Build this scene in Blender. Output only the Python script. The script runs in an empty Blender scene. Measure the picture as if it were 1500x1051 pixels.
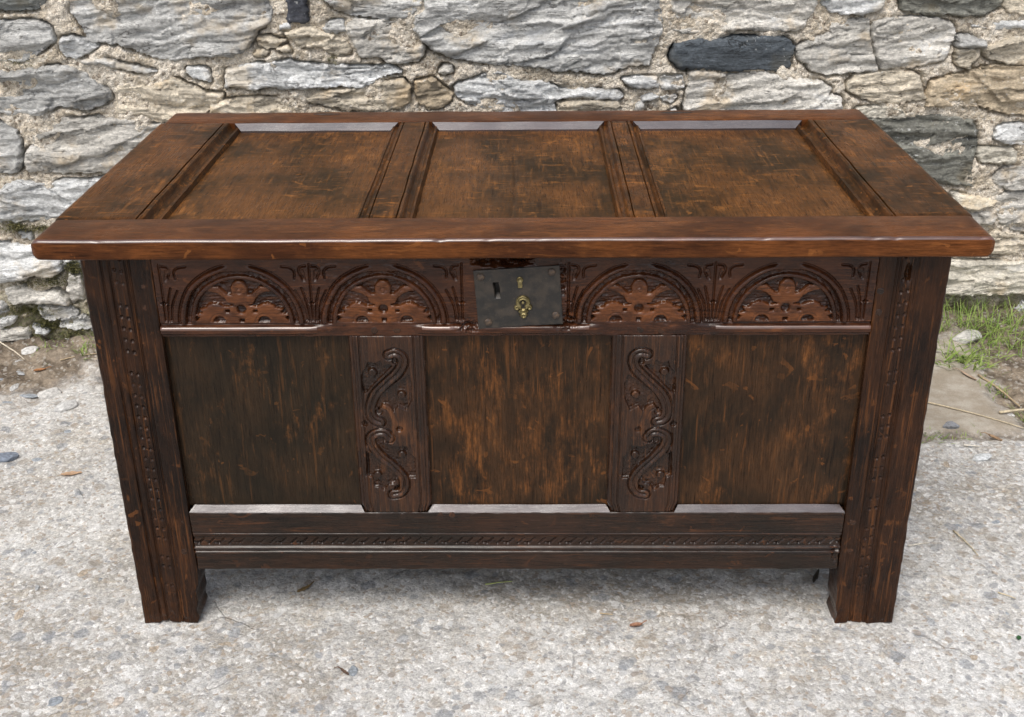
import bpy, bmesh, math, random
import numpy as np
from mathutils import Matrix, Vector

# ------------------------------------------------------------------ camera, sky, sun, exposure
scene = bpy.context.scene
COL = scene.collection
def _cam():
    cd = bpy.data.cameras.new("camera"); co = bpy.data.objects.new("camera", cd); COL.objects.link(co)
    p, y, r = (0.449723, -0.016722, -0.00994)
    F = Vector((math.sin(y)*math.cos(p), math.cos(y)*math.cos(p), -math.sin(p)))
    R0 = Vector((math.cos(y), -math.sin(y), 0)); U0 = R0.cross(F)
    R = R0*math.cos(r) + U0*math.sin(r); U = -R0*math.sin(r) + U0*math.cos(r)
    m = Matrix((R, U, -F)).transposed().to_4x4(); m.translation = Vector((0.02134, -1.46564, 1.16187))
    co.matrix_world = m
    cd.sensor_width = 36.0; cd.lens = 41.3879; cd.clip_start = 0.05; cd.clip_end = 500
    scene.camera = co
_cam()
SUN_EL, SUN_AZ = math.radians(58), math.radians(200)     # azimuth clockwise from +Y: behind the viewer, a little to the left
world = bpy.data.worlds.new("World"); scene.world = world; world.use_nodes = True
wt = world.node_tree; wt.nodes.clear()
sky = wt.nodes.new("ShaderNodeTexSky"); sky.sky_type = 'NISHITA'; sky.sun_disc = False
sky.sun_elevation = SUN_EL; sky.sun_rotation = SUN_AZ; sky.air_density = 1.0; sky.dust_density = 4.0; sky.ozone_density = 1.0
hs = wt.nodes.new("ShaderNodeHueSaturation"); hs.inputs["Saturation"].default_value = 0.58
bg = wt.nodes.new("ShaderNodeBackground"); bg.inputs["Strength"].default_value = 0.15
wo = wt.nodes.new("ShaderNodeOutputWorld")
wt.links.new(sky.outputs[0], hs.inputs["Color"]); wt.links.new(hs.outputs[0], bg.inputs[0]); wt.links.new(bg.outputs[0], wo.inputs[0])
sl = bpy.data.lights.new("sun", 'SUN'); sl.energy = 1.35; sl.angle = math.radians(28); sl.color = (1.0, 0.95, 0.87)
so = bpy.data.objects.new("sun", sl); COL.objects.link(so)
sd = Vector((math.sin(SUN_AZ)*math.cos(SUN_EL), math.cos(SUN_AZ)*math.cos(SUN_EL), math.sin(SUN_EL)))
so.rotation_euler = sd.to_track_quat('Z', 'Y').to_euler(); so.location = (0, -3, 5)
vs = scene.view_settings; vs.view_transform = 'Standard'; vs.look = 'None'; vs.exposure = 0.40; vs.gamma = 1.0; vs.use_curve_mapping = False

# ------------------------------------------------------------------ noise
class Noise:
    def __init__(s, seed):
        r = np.random.RandomState(seed); s.p = np.tile(r.permutation(512), 3)
        a = r.rand(512)*2*np.pi; s.gx, s.gy = np.cos(a), np.sin(a)
    def __call__(s, x, y):
        xi = np.floor(x).astype(np.int64); yi = np.floor(y).astype(np.int64); xf = x-xi; yf = y-yi
        xi &= 511; yi &= 511
        def g(i, j, dx, dy):
            h = s.p[(s.p[(xi+i) & 511] + yi + j) & 1023] & 511
            return s.gx[h]*dx + s.gy[h]*dy
        u = xf*xf*xf*(xf*(xf*6-15)+10); v = yf*yf*yf*(yf*(yf*6-15)+10)
        a = g(0, 0, xf, yf); b = g(1, 0, xf-1, yf); c = g(0, 1, xf, yf-1); d = g(1, 1, xf-1, yf-1)
        return 1.5*((a+u*(b-a)) + v*((c+u*(d-c)) - (a+u*(b-a))))
def fbm(n, x, y, o=4, gain=.5):
    t = 0; a = 1.0; f = 1.0
    for i in range(o):
        t = t + a*n(x*f+17.3*i, y*f+5.7*i); a *= gain; f *= 2.03
    return t
N1, N2, N3, N4 = Noise(1), Noise(2), Noise(3), Noise(4)
sstep = lambda a, b, x: (lambda t: t*t*(3-2*t))(np.clip((x-a)/(b-a), 0, 1))
def poly_sd(px, py, poly):
    """signed distance to a polygon, positive inside"""
    d = np.full(px.shape, 1e9); ins = np.zeros(px.shape, bool)
    n = len(poly)
    for i in range(n):
        ax, ay = poly[i]; bx, by = poly[(i+1) % n]; ex, ey = bx-ax, by-ay
        wx, wy = px-ax, py-ay
        t = np.clip((wx*ex+wy*ey)/max(ex*ex+ey*ey, 1e-12), 0, 1)
        d = np.minimum(d, (wx-ex*t)**2+(wy-ey*t)**2)
        if ay != by:
            c = (ay > py) != (by > py)
            ins ^= c & (px < ex*(py-ay)/ey+ax)
    d = np.sqrt(d)
    return np.where(ins, d, -d)
def line_d(px, py, pts):
    """distance to a polyline"""
    d = np.full(px.shape, 1e9)
    for (ax, ay), (bx, by) in zip(pts[:-1], pts[1:]):
        ex, ey = bx-ax, by-ay; wx, wy = px-ax, py-ay
        t = np.clip((wx*ex+wy*ey)/max(ex*ex+ey*ey, 1e-12), 0, 1)
        d = np.minimum(d, (wx-ex*t)**2+(wy-ey*t)**2)
    return np.sqrt(d)
def smooth_line(pts, k=2):
    pts = [tuple(p) for p in pts]
    for _ in range(k):
        q = [pts[0]]
        for a, b in zip(pts[:-1], pts[1:]):
            q += [(a[0]*.75+b[0]*.25, a[1]*.75+b[1]*.25), (a[0]*.25+b[0]*.75, a[1]*.25+b[1]*.75)]
        pts = q+[pts[-1]]
    return pts

# ------------------------------------------------------------------ mesh helpers
def make_mesh(name, co, quads, ngons=(), smooth=True):
    me = bpy.data.meshes.new(name)
    co = np.asarray(co, np.float32).reshape(-1, 3); quads = np.asarray(quads, np.int32).reshape(-1, 4)
    loops = quads.ravel(); starts = np.arange(len(quads))*4
    for g in ngons:
        starts = np.append(starts, len(loops)); loops = np.append(loops, np.asarray(g, np.int32))
    me.vertices.add(len(co)); me.vertices.foreach_set("co", co.ravel())
    me.loops.add(len(loops)); me.loops.foreach_set("vertex_index", loops.astype(np.int32))
    me.polygons.add(len(starts)); me.polygons.foreach_set("loop_start", starts.astype(np.int32))
    me.update(calc_edges=True); me.validate()
    if smooth: me.shade_smooth()
    else: me.shade_flat()
    return me
def link(name, me, mat=None, parent=None):
    o = bpy.data.objects.new(name, me); COL.objects.link(o)
    if mat is not None and len(me.materials) == 0: me.materials.append(mat)
    if parent is not None: o.parent = parent
    return o
def tag(o, label=None, cat=None, group=None, kind=None):
    if label: o["label"] = label
    if cat: o["category"] = cat
    if group: o["group"] = group
    if kind: o["kind"] = kind
    return o
def empty(name, loc=(0, 0, 0), parent=None):
    o = bpy.data.objects.new(name, None); COL.objects.link(o); o.location = loc; o.empty_display_size = .05
    if parent is not None: o.parent = parent
    return o
def grid_quads(nx, ny):
    i, j = np.meshgrid(np.arange(nx-1), np.arange(ny-1), indexing='ij')
    a = (i*ny+j).ravel()
    return np.stack([a, a+ny, a+ny+1, a+1], 1)
FRONT = lambda a, b, h: np.stack([a, -h, b], -1)      # a = x, b = z, h towards the viewer
TOP = lambda a, b, h: np.stack([a, b, h], -1)         # a = x, b = y, h upwards
def slab(name, As, Bs, H, back, mat, parent, to=FRONT, warp=None, edge=.002):
    """a board: relief H(a,b) on its face, worn arrises, closed sides and back"""
    a, b = np.meshgrid(As, Bs, indexing='ij')
    h = np.asarray(H(a, b))+0*a
    e = np.minimum(np.minimum(a-As[0], As[-1]-a), np.minimum(b-Bs[0], Bs[-1]-b))
    e = e + .0012*N2(a*55, b*55)
    k = np.clip(1-e/edge, 0, 1); h = h-edge*.8*k*k
    if warp: a, b = warp(a, b)
    nx, ny = a.shape
    co = to(a, b, h).reshape(-1, 3)
    q = grid_quads(nx, ny)
    idx = np.arange(nx*ny).reshape(nx, ny)
    ring = np.concatenate([idx[:, 0], idx[-1, 1:], idx[-2::-1, -1], idx[0, -2:0:-1]])
    n0 = len(co); m = len(ring); fr = co[ring]
    bk = to(a.ravel()[ring], b.ravel()[ring], np.full(m, back))
    co = np.concatenate([co, fr, bk, bk])
    i = np.arange(m); j = (i+1) % m
    sk = np.stack([n0+i, n0+m+i, n0+m+j, n0+j], 1)
    me = make_mesh(name, co, np.concatenate([q, sk]), [list((n0+2*m+i)[::-1])])
    return link(name, me, mat, parent)
def sweep(name, prof, ts, place, mat, parent, wob=.0006, endr=.004, seed=0, second=None):
    """a board of constant section: prof = closed list of (p, z), swept along ts; place(t, p, z) -> xyz"""
    prof = np.array(prof); m = len(prof); n = len(ts); ts = np.asarray(ts)
    c = (prof.min(0)+prof.max(0))/2
    t = ts[:, None]+0*prof[None, :, 0]
    de = np.minimum(ts-ts[0], ts[-1]-ts); k = np.clip(1-de/endr, 0, 1)**2*endr*.6
    half = (prof.max(0)-prof.min(0))/2
    sc = 1-k[:, None]/half[None]
    p = c[0]+(prof[None, :, 0]-c[0])*sc[:, 0:1]; z = c[1]+(prof[None, :, 1]-c[1])*sc[:, 1:2]
    p = p+wob*fbm(N3, t*9+seed, prof[None, :, 0]*30+seed, 3); z = z+wob*fbm(N4, t*11+seed*3, prof[None, :, 0]*25, 3)
    if second:                                           # knocks along the front arris
        rd = np.random.RandomState(8); tp = sstep(c[1]+half[1]*.2, c[1]+half[1], prof[None, :, 1])*sstep(c[0], c[0]-half[0], prof[None, :, 0])
        for _ in range(10):
            td, wd_, dp = rd.uniform(ts[0], ts[-1]), rd.uniform(.002, .008), rd.uniform(.0004, .0013)
            k_ = dp*np.exp(-((t-td)/wd_)**2)*tp; z = z-k_; p = p+k_*.8
    co = place(t, p, z).reshape(-1, 3)
    i, j = np.meshgrid(np.arange(n-1), np.arange(m), indexing='ij'); j2 = (j+1) % m
    q = np.stack([i*m+j, i*m+j2, (i+1)*m+j2, (i+1)*m+j], -1).reshape(-1, 4)
    me = make_mesh(name, co, q, [list(range(m))[::-1], [(n-1)*m+x for x in range(m)]])
    bm = bmesh.new(); bm.from_mesh(me); bmesh.ops.recalc_face_normals(bm, faces=bm.faces); bm.to_mesh(me); bm.free()
    me.set_sharp_from_angle(angle=math.radians(38))
    if second:
        me.materials.append(mat); me.materials.append(second[2]); mi = np.zeros(len(me.polygons), np.int32)
        jj = np.tile(np.arange(m), n-1); mi[:len(jj)] = ((jj >= second[0]) & (jj < second[1])).astype(np.int32); me.polygons.foreach_set("material_index", mi)
    return link(name, me, mat, parent)
def masked(name, u0, u1, z0, z1, g, fn, to, mat, parent=None):
    """a relief sheet kept only where fn's mask holds: fn(u, z) -> (height, keep)"""
    us = np.arange(u0, u1+g, g); zs = np.arange(z0, z1+g, g)
    u, z = np.meshgrid(us, zs, indexing='ij'); h, keep = fn(u, z)
    q = grid_quads(*u.shape); kq = keep.ravel()[q].all(1); q = q[kq]
    used = np.unique(q); re = np.full(u.size, -1); re[used] = np.arange(len(used))
    co = to(u.ravel()[used], z.ravel()[used], h.ravel()[used])
    me = make_mesh(name, co, re[q])
    return link(name, me, mat, parent)
def arr(a, b, step): return np.linspace(a, b, max(2, int(round((b-a)/step))+1))

# ------------------------------------------------------------------ materials
class NT:
    def __init__(s, name):
        s.m = bpy.data.materials.new(name); s.m.use_nodes = True; s.t = s.m.node_tree; s.t.nodes.clear()
        s.out = s.n("ShaderNodeOutputMaterial"); s.b = s.n("ShaderNodeBsdfPrincipled"); s.l(s.b.outputs[0], s.out.inputs[0])
    def n(s, k, **p):
        x = s.t.nodes.new(k)
        for a, v in p.items(): setattr(x, a, v)
        return x
    def l(s, a, b): s.t.links.new(a, b)
    def put(s, sock, v):
        if hasattr(v, "is_linked") or isinstance(v, bpy.types.NodeSocket): s.l(v, sock)
        else: sock.default_value = (*v, 1) if isinstance(v, tuple) and len(v) == 3 and sock.type == 'RGBA' else v
    def obj(s):
        return s.n("ShaderNodeTexCoord").outputs["Object"]
    def rnd(s): return s.n("ShaderNodeObjectInfo").outputs["Random"]
    def attr(s, name): return s.n("ShaderNodeAttribute", attribute_name=name).outputs["Fac"]
    def mapv(s, v, scale, off=None):
        m = s.n("ShaderNodeMapping"); s.l(v, m.inputs[0]); m.inputs["Scale"].default_value = scale
        if off is not None: s.l(off, m.inputs["Location"])
        return m.outputs[0]
    def noise(s, v, scale, detail=4, rough=.55, dist=0.0):
        x = s.n("ShaderNodeTexNoise"); s.l(v, x.inputs["Vector"])
        x.inputs["Scale"].default_value = scale; x.inputs["Detail"].default_value = detail
        x.inputs["Roughness"].default_value = rough; x.inputs["Distortion"].default_value = dist
        return x.outputs[0]
    def voro(s, v, scale, feat='F1', rand=1.0):
        x = s.n("ShaderNodeTexVoronoi", feature=feat); s.l(v, x.inputs["Vector"]); x.inputs["Scale"].default_value = scale
        x.inputs["Randomness"].default_value = rand
        return x
    def math(s, op, a, b=0.0, c=None, clamp=False):
        x = s.n("ShaderNodeMath", operation=op, use_clamp=clamp); s.put(x.inputs[0], a); s.put(x.inputs[1], b)
        if c is not None: s.put(x.inputs[2], c)
        return x.outputs[0]
    def rng(s, v, a, b, c=0.0, d=1.0, smooth=False):
        x = s.n("ShaderNodeMapRange"); x.interpolation_type = 'SMOOTHSTEP' if smooth else 'LINEAR'; s.put(x.inputs[0], v)
        for i, k in enumerate((a, b, c, d)): x.inputs[i+1].default_value = k
        return x.outputs[0]
    def mix(s, f, a, b, mode='MIX'):
        x = s.n("ShaderNodeMix", data_type='RGBA', blend_type=mode); s.put(x.inputs[0], f); s.put(x.inputs[6], a); s.put(x.inputs[7], b)
        return x.outputs[2]
    def gray(s, v):
        x = s.n("ShaderNodeCombineColor")
        for i in range(3): s.put(x.inputs[i], v)
        return x.outputs[0]
    def hsv(s, c, h=.5, sat=1.0, val=1.0):
        x = s.n("ShaderNodeHueSaturation"); s.put(x.inputs["Color"], c); s.put(x.inputs["Hue"], h); s.put(x.inputs["Saturation"], sat); s.put(x.inputs["Value"], val)
        return x.outputs[0]
    def bump(s, h, strength, dist, nrm=None):
        x = s.n("ShaderNodeBump"); s.put(x.inputs["Height"], h); x.inputs["Strength"].default_value = strength; x.inputs["Distance"].default_value = dist
        if nrm is not None: s.l(nrm, x.inputs["Normal"])
        return x.outputs[0]
    def set(s, **k):
        for a, v in k.items(): s.put(s.b.inputs[a.replace("_", " ")], v)
        return s.m

def wood(name, dark, base, light, axis='X', wear=.5, rough=.36, fleck=0.0, wear_lo=.56, wear_hi=.70, fib=.5, spec=.5, streak=0.0, blots=6.0, rub=None, pores=.7):
    """old waxed oak: grain fibres along one axis, dark patina blotches, rubbed lighter patches"""
    t = NT(name); o = t.obj()
    r = t.n("ShaderNodeCombineXYZ"); rv = t.rnd()
    t.put(r.inputs[0], t.math('MULTIPLY', rv, 31.0)); t.put(r.inputs[1], t.math('MULTIPLY', rv, 57.0)); t.put(r.inputs[2], t.math('MULTIPLY', rv, 83.0))
    off = r.outputs[0]
    def st(k): return tuple(k if ax == axis else 1.0 for ax in 'XYZ')
    fibre = t.noise(t.mapv(o, st(.06), off), 520, 6, .75)
    fibm = t.noise(t.mapv(o, st(.14), off), 120, 6, .7)
    blot = t.noise(t.mapv(o, st(.75), off), blots, 8, .68, .3)
    wr = t.noise(t.mapv(o, st(.45), off), 34, 8, .75)
    wr2 = t.noise(t.mapv(o, st(.6), off), 7.5, 3, .5)
    c = t.mix(t.rng(blot, .36, .64, 0, 1, True), dark, base)
    wm = t.math('MULTIPLY', t.rng(wr, wear_lo, wear_hi, 0, 1, True), t.rng(wr2, .40, .62, .12, 1, True))
    wm = t.math('MULTIPLY', wm, t.rng(t.math('ADD', t.math('MULTIPLY', fibre, .5), t.math('MULTIPLY', t.noise(t.mapv(o, st(.12), off), 160, 3, .6), .5)), .42, .58, .25, 1.15))
    c = t.mix(t.math('MULTIPLY', wm, wear, clamp=True), c, light)
    if streak:
        sk = t.noise(t.mapv(o, st(.022), off), 300, 4, .65)
        c = t.mix(t.math('MULTIPLY', t.rng(sk, .56, .67, 0, 1, True), streak), c, light)
    if fleck:
        perp = {'X': (1, .22, 1), 'Y': (.17, 1, 1), 'Z': (.3, 1, 1)}[axis]
        fl = t.noise(t.mapv(o, perp, off), 165, 3, .55, .8)
        flm = t.math('MULTIPLY', t.rng(fl, .55, .68, 0, 1, True), t.rng(t.noise(o, 14, 5, .65), .40, .56, .06, 1, True))
        c = t.mix(t.math('MULTIPLY', flm, fleck), c, light)
    k = t.math('MULTIPLY', t.rng(fibre, .32, .68, 1-fib, 1+fib*.8), t.rng(fibm, .3, .7, .70, 1.28))
    if rub:
        c = t.mix(t.math('MULTIPLY', t.attr('rubbed'), t.rng(wr, .36, .58, .25, .95, True)), c, rub)
    c = t.mix(1.0, c, t.gray(k), 'MULTIPLY')
    pore = t.noise(t.mapv(o, st(.055), off), 170, 5, .62)
    pgate = t.rng(t.noise(t.mapv(o, st(.6), off), 26, 4, .6), .38, .60, .25, 1, True)
    c = t.mix(t.math('MULTIPLY', t.rng(pore, .585, .625, 0, pores, True), pgate), c, t.mix(1.0, c, (.30, .27, .25), 'MULTIPLY'))      # open pores filled with dark wax
    c = t.mix(t.math('MULTIPLY', t.rng(pore, .415, .375, 0, pores*.8, True), pgate), c, t.mix(.5, c, light))                             # bright latewood lines
    scr = t.noise(t.mapv(o, (.10, 1, .10) if axis != 'Y' else (.10, .12, 1), off), 210, 3, .5, 2.5)
    c = t.mix(t.math('MULTIPLY', t.rng(scr, .655, .685, 0, .45, True), pgate), c, light)                                                 # fine scratches
    dust = t.rng(t.noise(o, 420, 2, .6), .74, .80, 0, .35, True)
    c = t.mix(dust, c, (.25, .21, .17))
    rg = t.math('ADD', t.rng(fibre, .3, .7, rough-.07, rough+.10), t.rng(blot, .35, .65, .06, -.04))
    hgt = t.math('ADD', t.math('MULTIPLY', fibre, .6), t.math('MULTIPLY', fibm, .8))
    nb = t.bump(hgt, .22, .0012)
    nb = t.bump(t.noise(o, 38, 3, .5), .25, .0025, nb)
    return t.set(Base_Color=c, Roughness=rg, Normal=nb, Specular_IOR_Level=spec)

W_LIDRAIL = wood("oak_lid_rail", (.050, .0165, .0058), (.120, .0400, .0110), (.26, .096, .026), 'X', .5, .28, 0, .48, .68, .45, .12, 0, 9)
W_LIDBOARD = wood("oak_lid_board", (.024, .0118, .0042), (.088, .0325, .0085), (.29, .110, .024), 'Y', .55, .29, .6, .50, .66, .45, .08, 0, 9)
W_LIDPANEL = wood("oak_lid_panel", (.028, .0148, .0052), (.105, .0405, .0100), (.28, .110, .025), 'Y', .55, .29, .5, .48, .66, .5, .08, 0, 7)
W_CARVED = wood("oak_carved_rail", (.022, .0076, .0038), (.060, .0200, .0078), (.16, .054, .016), 'X', .45, .20, 0, .47, .66, .4, .32, 0, 9, (.130, .0420, .0115))
W_STILE = wood("oak_stile", (.0090, .0045, .0028), (.035, .0135, .0054), (.17, .062, .017), 'Z', .4, .24, 0, .54, .70, .26, .22, .4, 9)
W_PANEL_DARK = wood("oak_panel_dark", (.0125, .0088, .0050), (.0265, .0150, .0072), (.15, .060, .017), 'Z', .7, .28, 0, .55, .69, .32, .20, 0, 9)
W_PANEL = wood("oak_panel_rubbed", (.0165, .0100, .0052), (.046, .0215, .0090), (.19, .070, .018), 'Z', .7, .29, 0, .47, .68, .4, .20, 0, 9)
W_MUNTIN = wood("oak_muntin", (.017, .0078, .0042), (.044, .0168, .0070), (.15, .056, .018), 'Z', .45, .21, 0, .50, .68, .4, .38, .3, 9, (.12, .044, .014))
W_LOWRAIL = wood("oak_lower_rail", (.0115, .0068, .0043), (.0265, .0120, .0064), (.13, .046, .015), 'X', .4, .22, 0, .54, .72, .45, .34, .12, 9)
W_CHAMFER = wood("oak_polished_chamfer", (.03, .018, .016), (.05, .030, .028), (.12, .075, .065), 'X', .4, .20, 0, .5, .7, .4, .6)
W_ARRIS = wood("oak_polished_arris", (.06, .022, .011), (.105, .037, .017), (.22, .085, .035), 'X', .4, .32, 0, .5, .7, .35, .6)
for _m, _i in ((W_CHAMFER, 2.0), (W_ARRIS, 1.5)):           # thick built-up wax where hands and cloths rub the edges
    _b = next(n for n in _m.node_tree.nodes if n.type == 'BSDF_PRINCIPLED')
    _t = _m.node_tree; _n = _t.nodes.new("ShaderNodeTexNoise"); _n.inputs["Scale"].default_value = 38; _n.inputs["Detail"].default_value = 6; _n.inputs["Roughness"].default_value = .7
    _r = _t.nodes.new("ShaderNodeMapRange"); _t.links.new(_t.nodes.new("ShaderNodeTexCoord").outputs["Object"], _n.inputs["Vector"]); _t.links.new(_n.outputs[0], _r.inputs[0])
    for _k, _v in enumerate((.30, .62, .70, 1.0)): _r.inputs[_k+1].default_value = _v
    _t.links.new(_r.outputs[0], _b.inputs["Coat Weight"]); _b.inputs["Coat IOR"].default_value = _i; _b.inputs["Coat Roughness"].default_value = .20; _b.inputs["IOR"].default_value = 1.6
def mat_iron():
    t = NT("wrought_iron"); o = t.obj()
    a = t.noise(o, 60, 5, .6); b = t.noise(o, 400, 3, .6)
    c = t.mix(t.rng(a, .4, .65, 0, 1, True), (.024, .0225, .021), (.048, .039, .031))
    c = t.mix(t.rng(b, .62, .75, 0, .5), c, (.11, .085, .06))
    return t.set(Base_Color=c, Metallic=.35, Roughness=t.rng(a, .3, .7, .38, .6), Normal=t.bump(t.math('ADD', a, t.math('MULTIPLY', b, .3)), .3, .001))
def mat_simple(name, c1, c2, scale, rough, metal=0.0, bump=.2):
    t = NT(name); o = t.obj(); a = t.noise(o, scale, 5, .6)
    return t.set(Base_Color=t.mix(t.rng(a, .35, .65, 0, 1, True), c1, c2), Metallic=metal, Roughness=rough, Normal=t.bump(a, bump, .001))
M_IRON = mat_iron()
M_BRASS = mat_simple("aged_brass", (.10, .080, .034), (.25, .205, .095), 150, .42, .8)
M_RUST = mat_simple("rusty_rivet", (.045, .035, .03), (.11, .075, .05), 300, .55, .4)
M_DARKWOOD = wood("oak_inside", (.03, .018, .011), (.06, .035, .02), (.10, .06, .03), 'X', .3, .6)

def mat_stone():
    t = NT("slate_rubble"); o = t.obj(); inf = t.n("ShaderNodeObjectInfo"); tone = inf.outputs["Color"]
    rv = t.n("ShaderNodeCombineXYZ"); t.put(rv.inputs[0], t.math('MULTIPLY', inf.outputs["Random"], 41.0)); t.put(rv.inputs[2], t.math('MULTIPLY', inf.outputs["Random"], 23.0))
    off = rv.outputs[0]
    lay = t.noise(t.mapv(o, (.16, .5, 1), off), 75, 8, .68, .6)
    lay2 = t.noise(t.mapv(o, (.3, .6, 1), off), 19, 5, .6, .9)
    fine = t.noise(t.mapv(o, (.6, 1, 1), off), 260, 5, .7)
    big = t.noise(t.mapv(o, (1, 1, 1), off), 9, 4, .6)
    k = t.math('MULTIPLY', t.rng(lay, .30, .70, .60, 1.40), t.rng(lay2, .3, .7, .66, 1.34))
    k = t.math('MULTIPLY', k, t.rng(fine, .28, .72, .55, 1.45))
    c = t.mix(1.0, tone, t.gray(k), 'MULTIPLY')
    c = t.mix(t.rng(big, .54, .68, 0, .55, True), c, t.mix(1.0, tone, (1.10, .90, .64), 'MULTIPLY'))       # iron-stained beds
    c = t.mix(t.rng(lay2, .60, .70, 0, .45, True), c, t.mix(1.0, tone, (.78, .84, .96), 'MULTIPLY'))       # blue-grey cleavage faces
    vis = t.math('GREATER_THAN', t.n("ShaderNodeSeparateColor").outputs[0], 2.0)
    lich = t.math('MULTIPLY', t.rng(t.noise(t.mapv(o, (1, 1, 1), off), 130, 3, .6), .60, .68, 0, 1, True), t.rng(t.noise(t.mapv(o, (.7, 1, 1), off), 16, 4, .65), .46, .60, 0, .62, True))
    c = t.mix(lich, c, (.66, .67, .66))                                                                      # pale lichen crust
    pits = t.rng(t.noise(t.mapv(o, (.4, 1, 1), off), 170, 4, .7), .30, .40, .45, 0, True)
    c = t.mix(pits, c, t.mix(1.0, tone, (.28, .27, .25), 'MULTIPLY'))
    cn = t.noise(t.mapv(o, (.22, .6, 1), off), 30, 5, .62, 1.0)
    ck = t.math('MULTIPLY', t.rng(t.math('ABSOLUTE', t.math('SUBTRACT', cn, .5)), .0, .012, 1, 0, True), t.rng(t.noise(t.mapv(o, (1, 1, 1), off), 21, 3, .6), .50, .60, 0, .85, True))
    c = t.mix(ck, c, t.mix(1.0, tone, (.22, .20, .18), 'MULTIPLY'))                                          # open cleavage cracks
    h = t.math('ADD', t.math('MULTIPLY', lay, 1.0), t.math('MULTIPLY', fine, .6)); h = t.math('SUBTRACT', h, t.math('MULTIPLY', ck, .5))
    nb = t.bump(h, .95, .006); 
    return t.set(Base_Color=c, Roughness=.82, Normal=nb, Specular_IOR_Level=.35)
def mat_mortar():
    t = NT("lime_mortar"); o = t.obj()
    v = t.voro(o, 150); v2 = t.voro(o, 330); a = t.noise(o, 12, 5, .6); f = t.noise(o, 420, 4, .7)
    c = t.mix(t.rng(a, .38, .64, 0, 1, True), (.60, .52, .405), (.86, .78, .66))
    sep = t.n("ShaderNodeSeparateColor"); t.l(v.outputs["Color"], sep.inputs[0])
    c = t.mix(t.rng(sep.outputs[0], .60, .95, 0, .8), c, (.85, .79, .69))
    c = t.mix(t.rng(sep.outputs[1], .78, .98, 0, .8), c, (.24, .19, .14))
    c = t.mix(1.0, c, t.gray(t.rng(f, .34, .66, .60, 1.30)), 'MULTIPLY')
    gm = t.attr("damp")
    c = t.mix(gm, c, t.mix(t.rng(t.noise(o, 90, 5, .7), .4, .62, 0, 1, True), (.27, .24, .18), (.20, .21, .10)))
    h = t.math('ADD', t.math('MULTIPLY', v.outputs["Distance"], -1.1), t.math('ADD', t.math('MULTIPLY', f, .8), t.math('MULTIPLY', v2.outputs["Distance"], -.5)))
    return t.set(Base_Color=c, Roughness=.92, Normal=t.bump(h, .9, .005), Specular_IOR_Level=.25)
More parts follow.
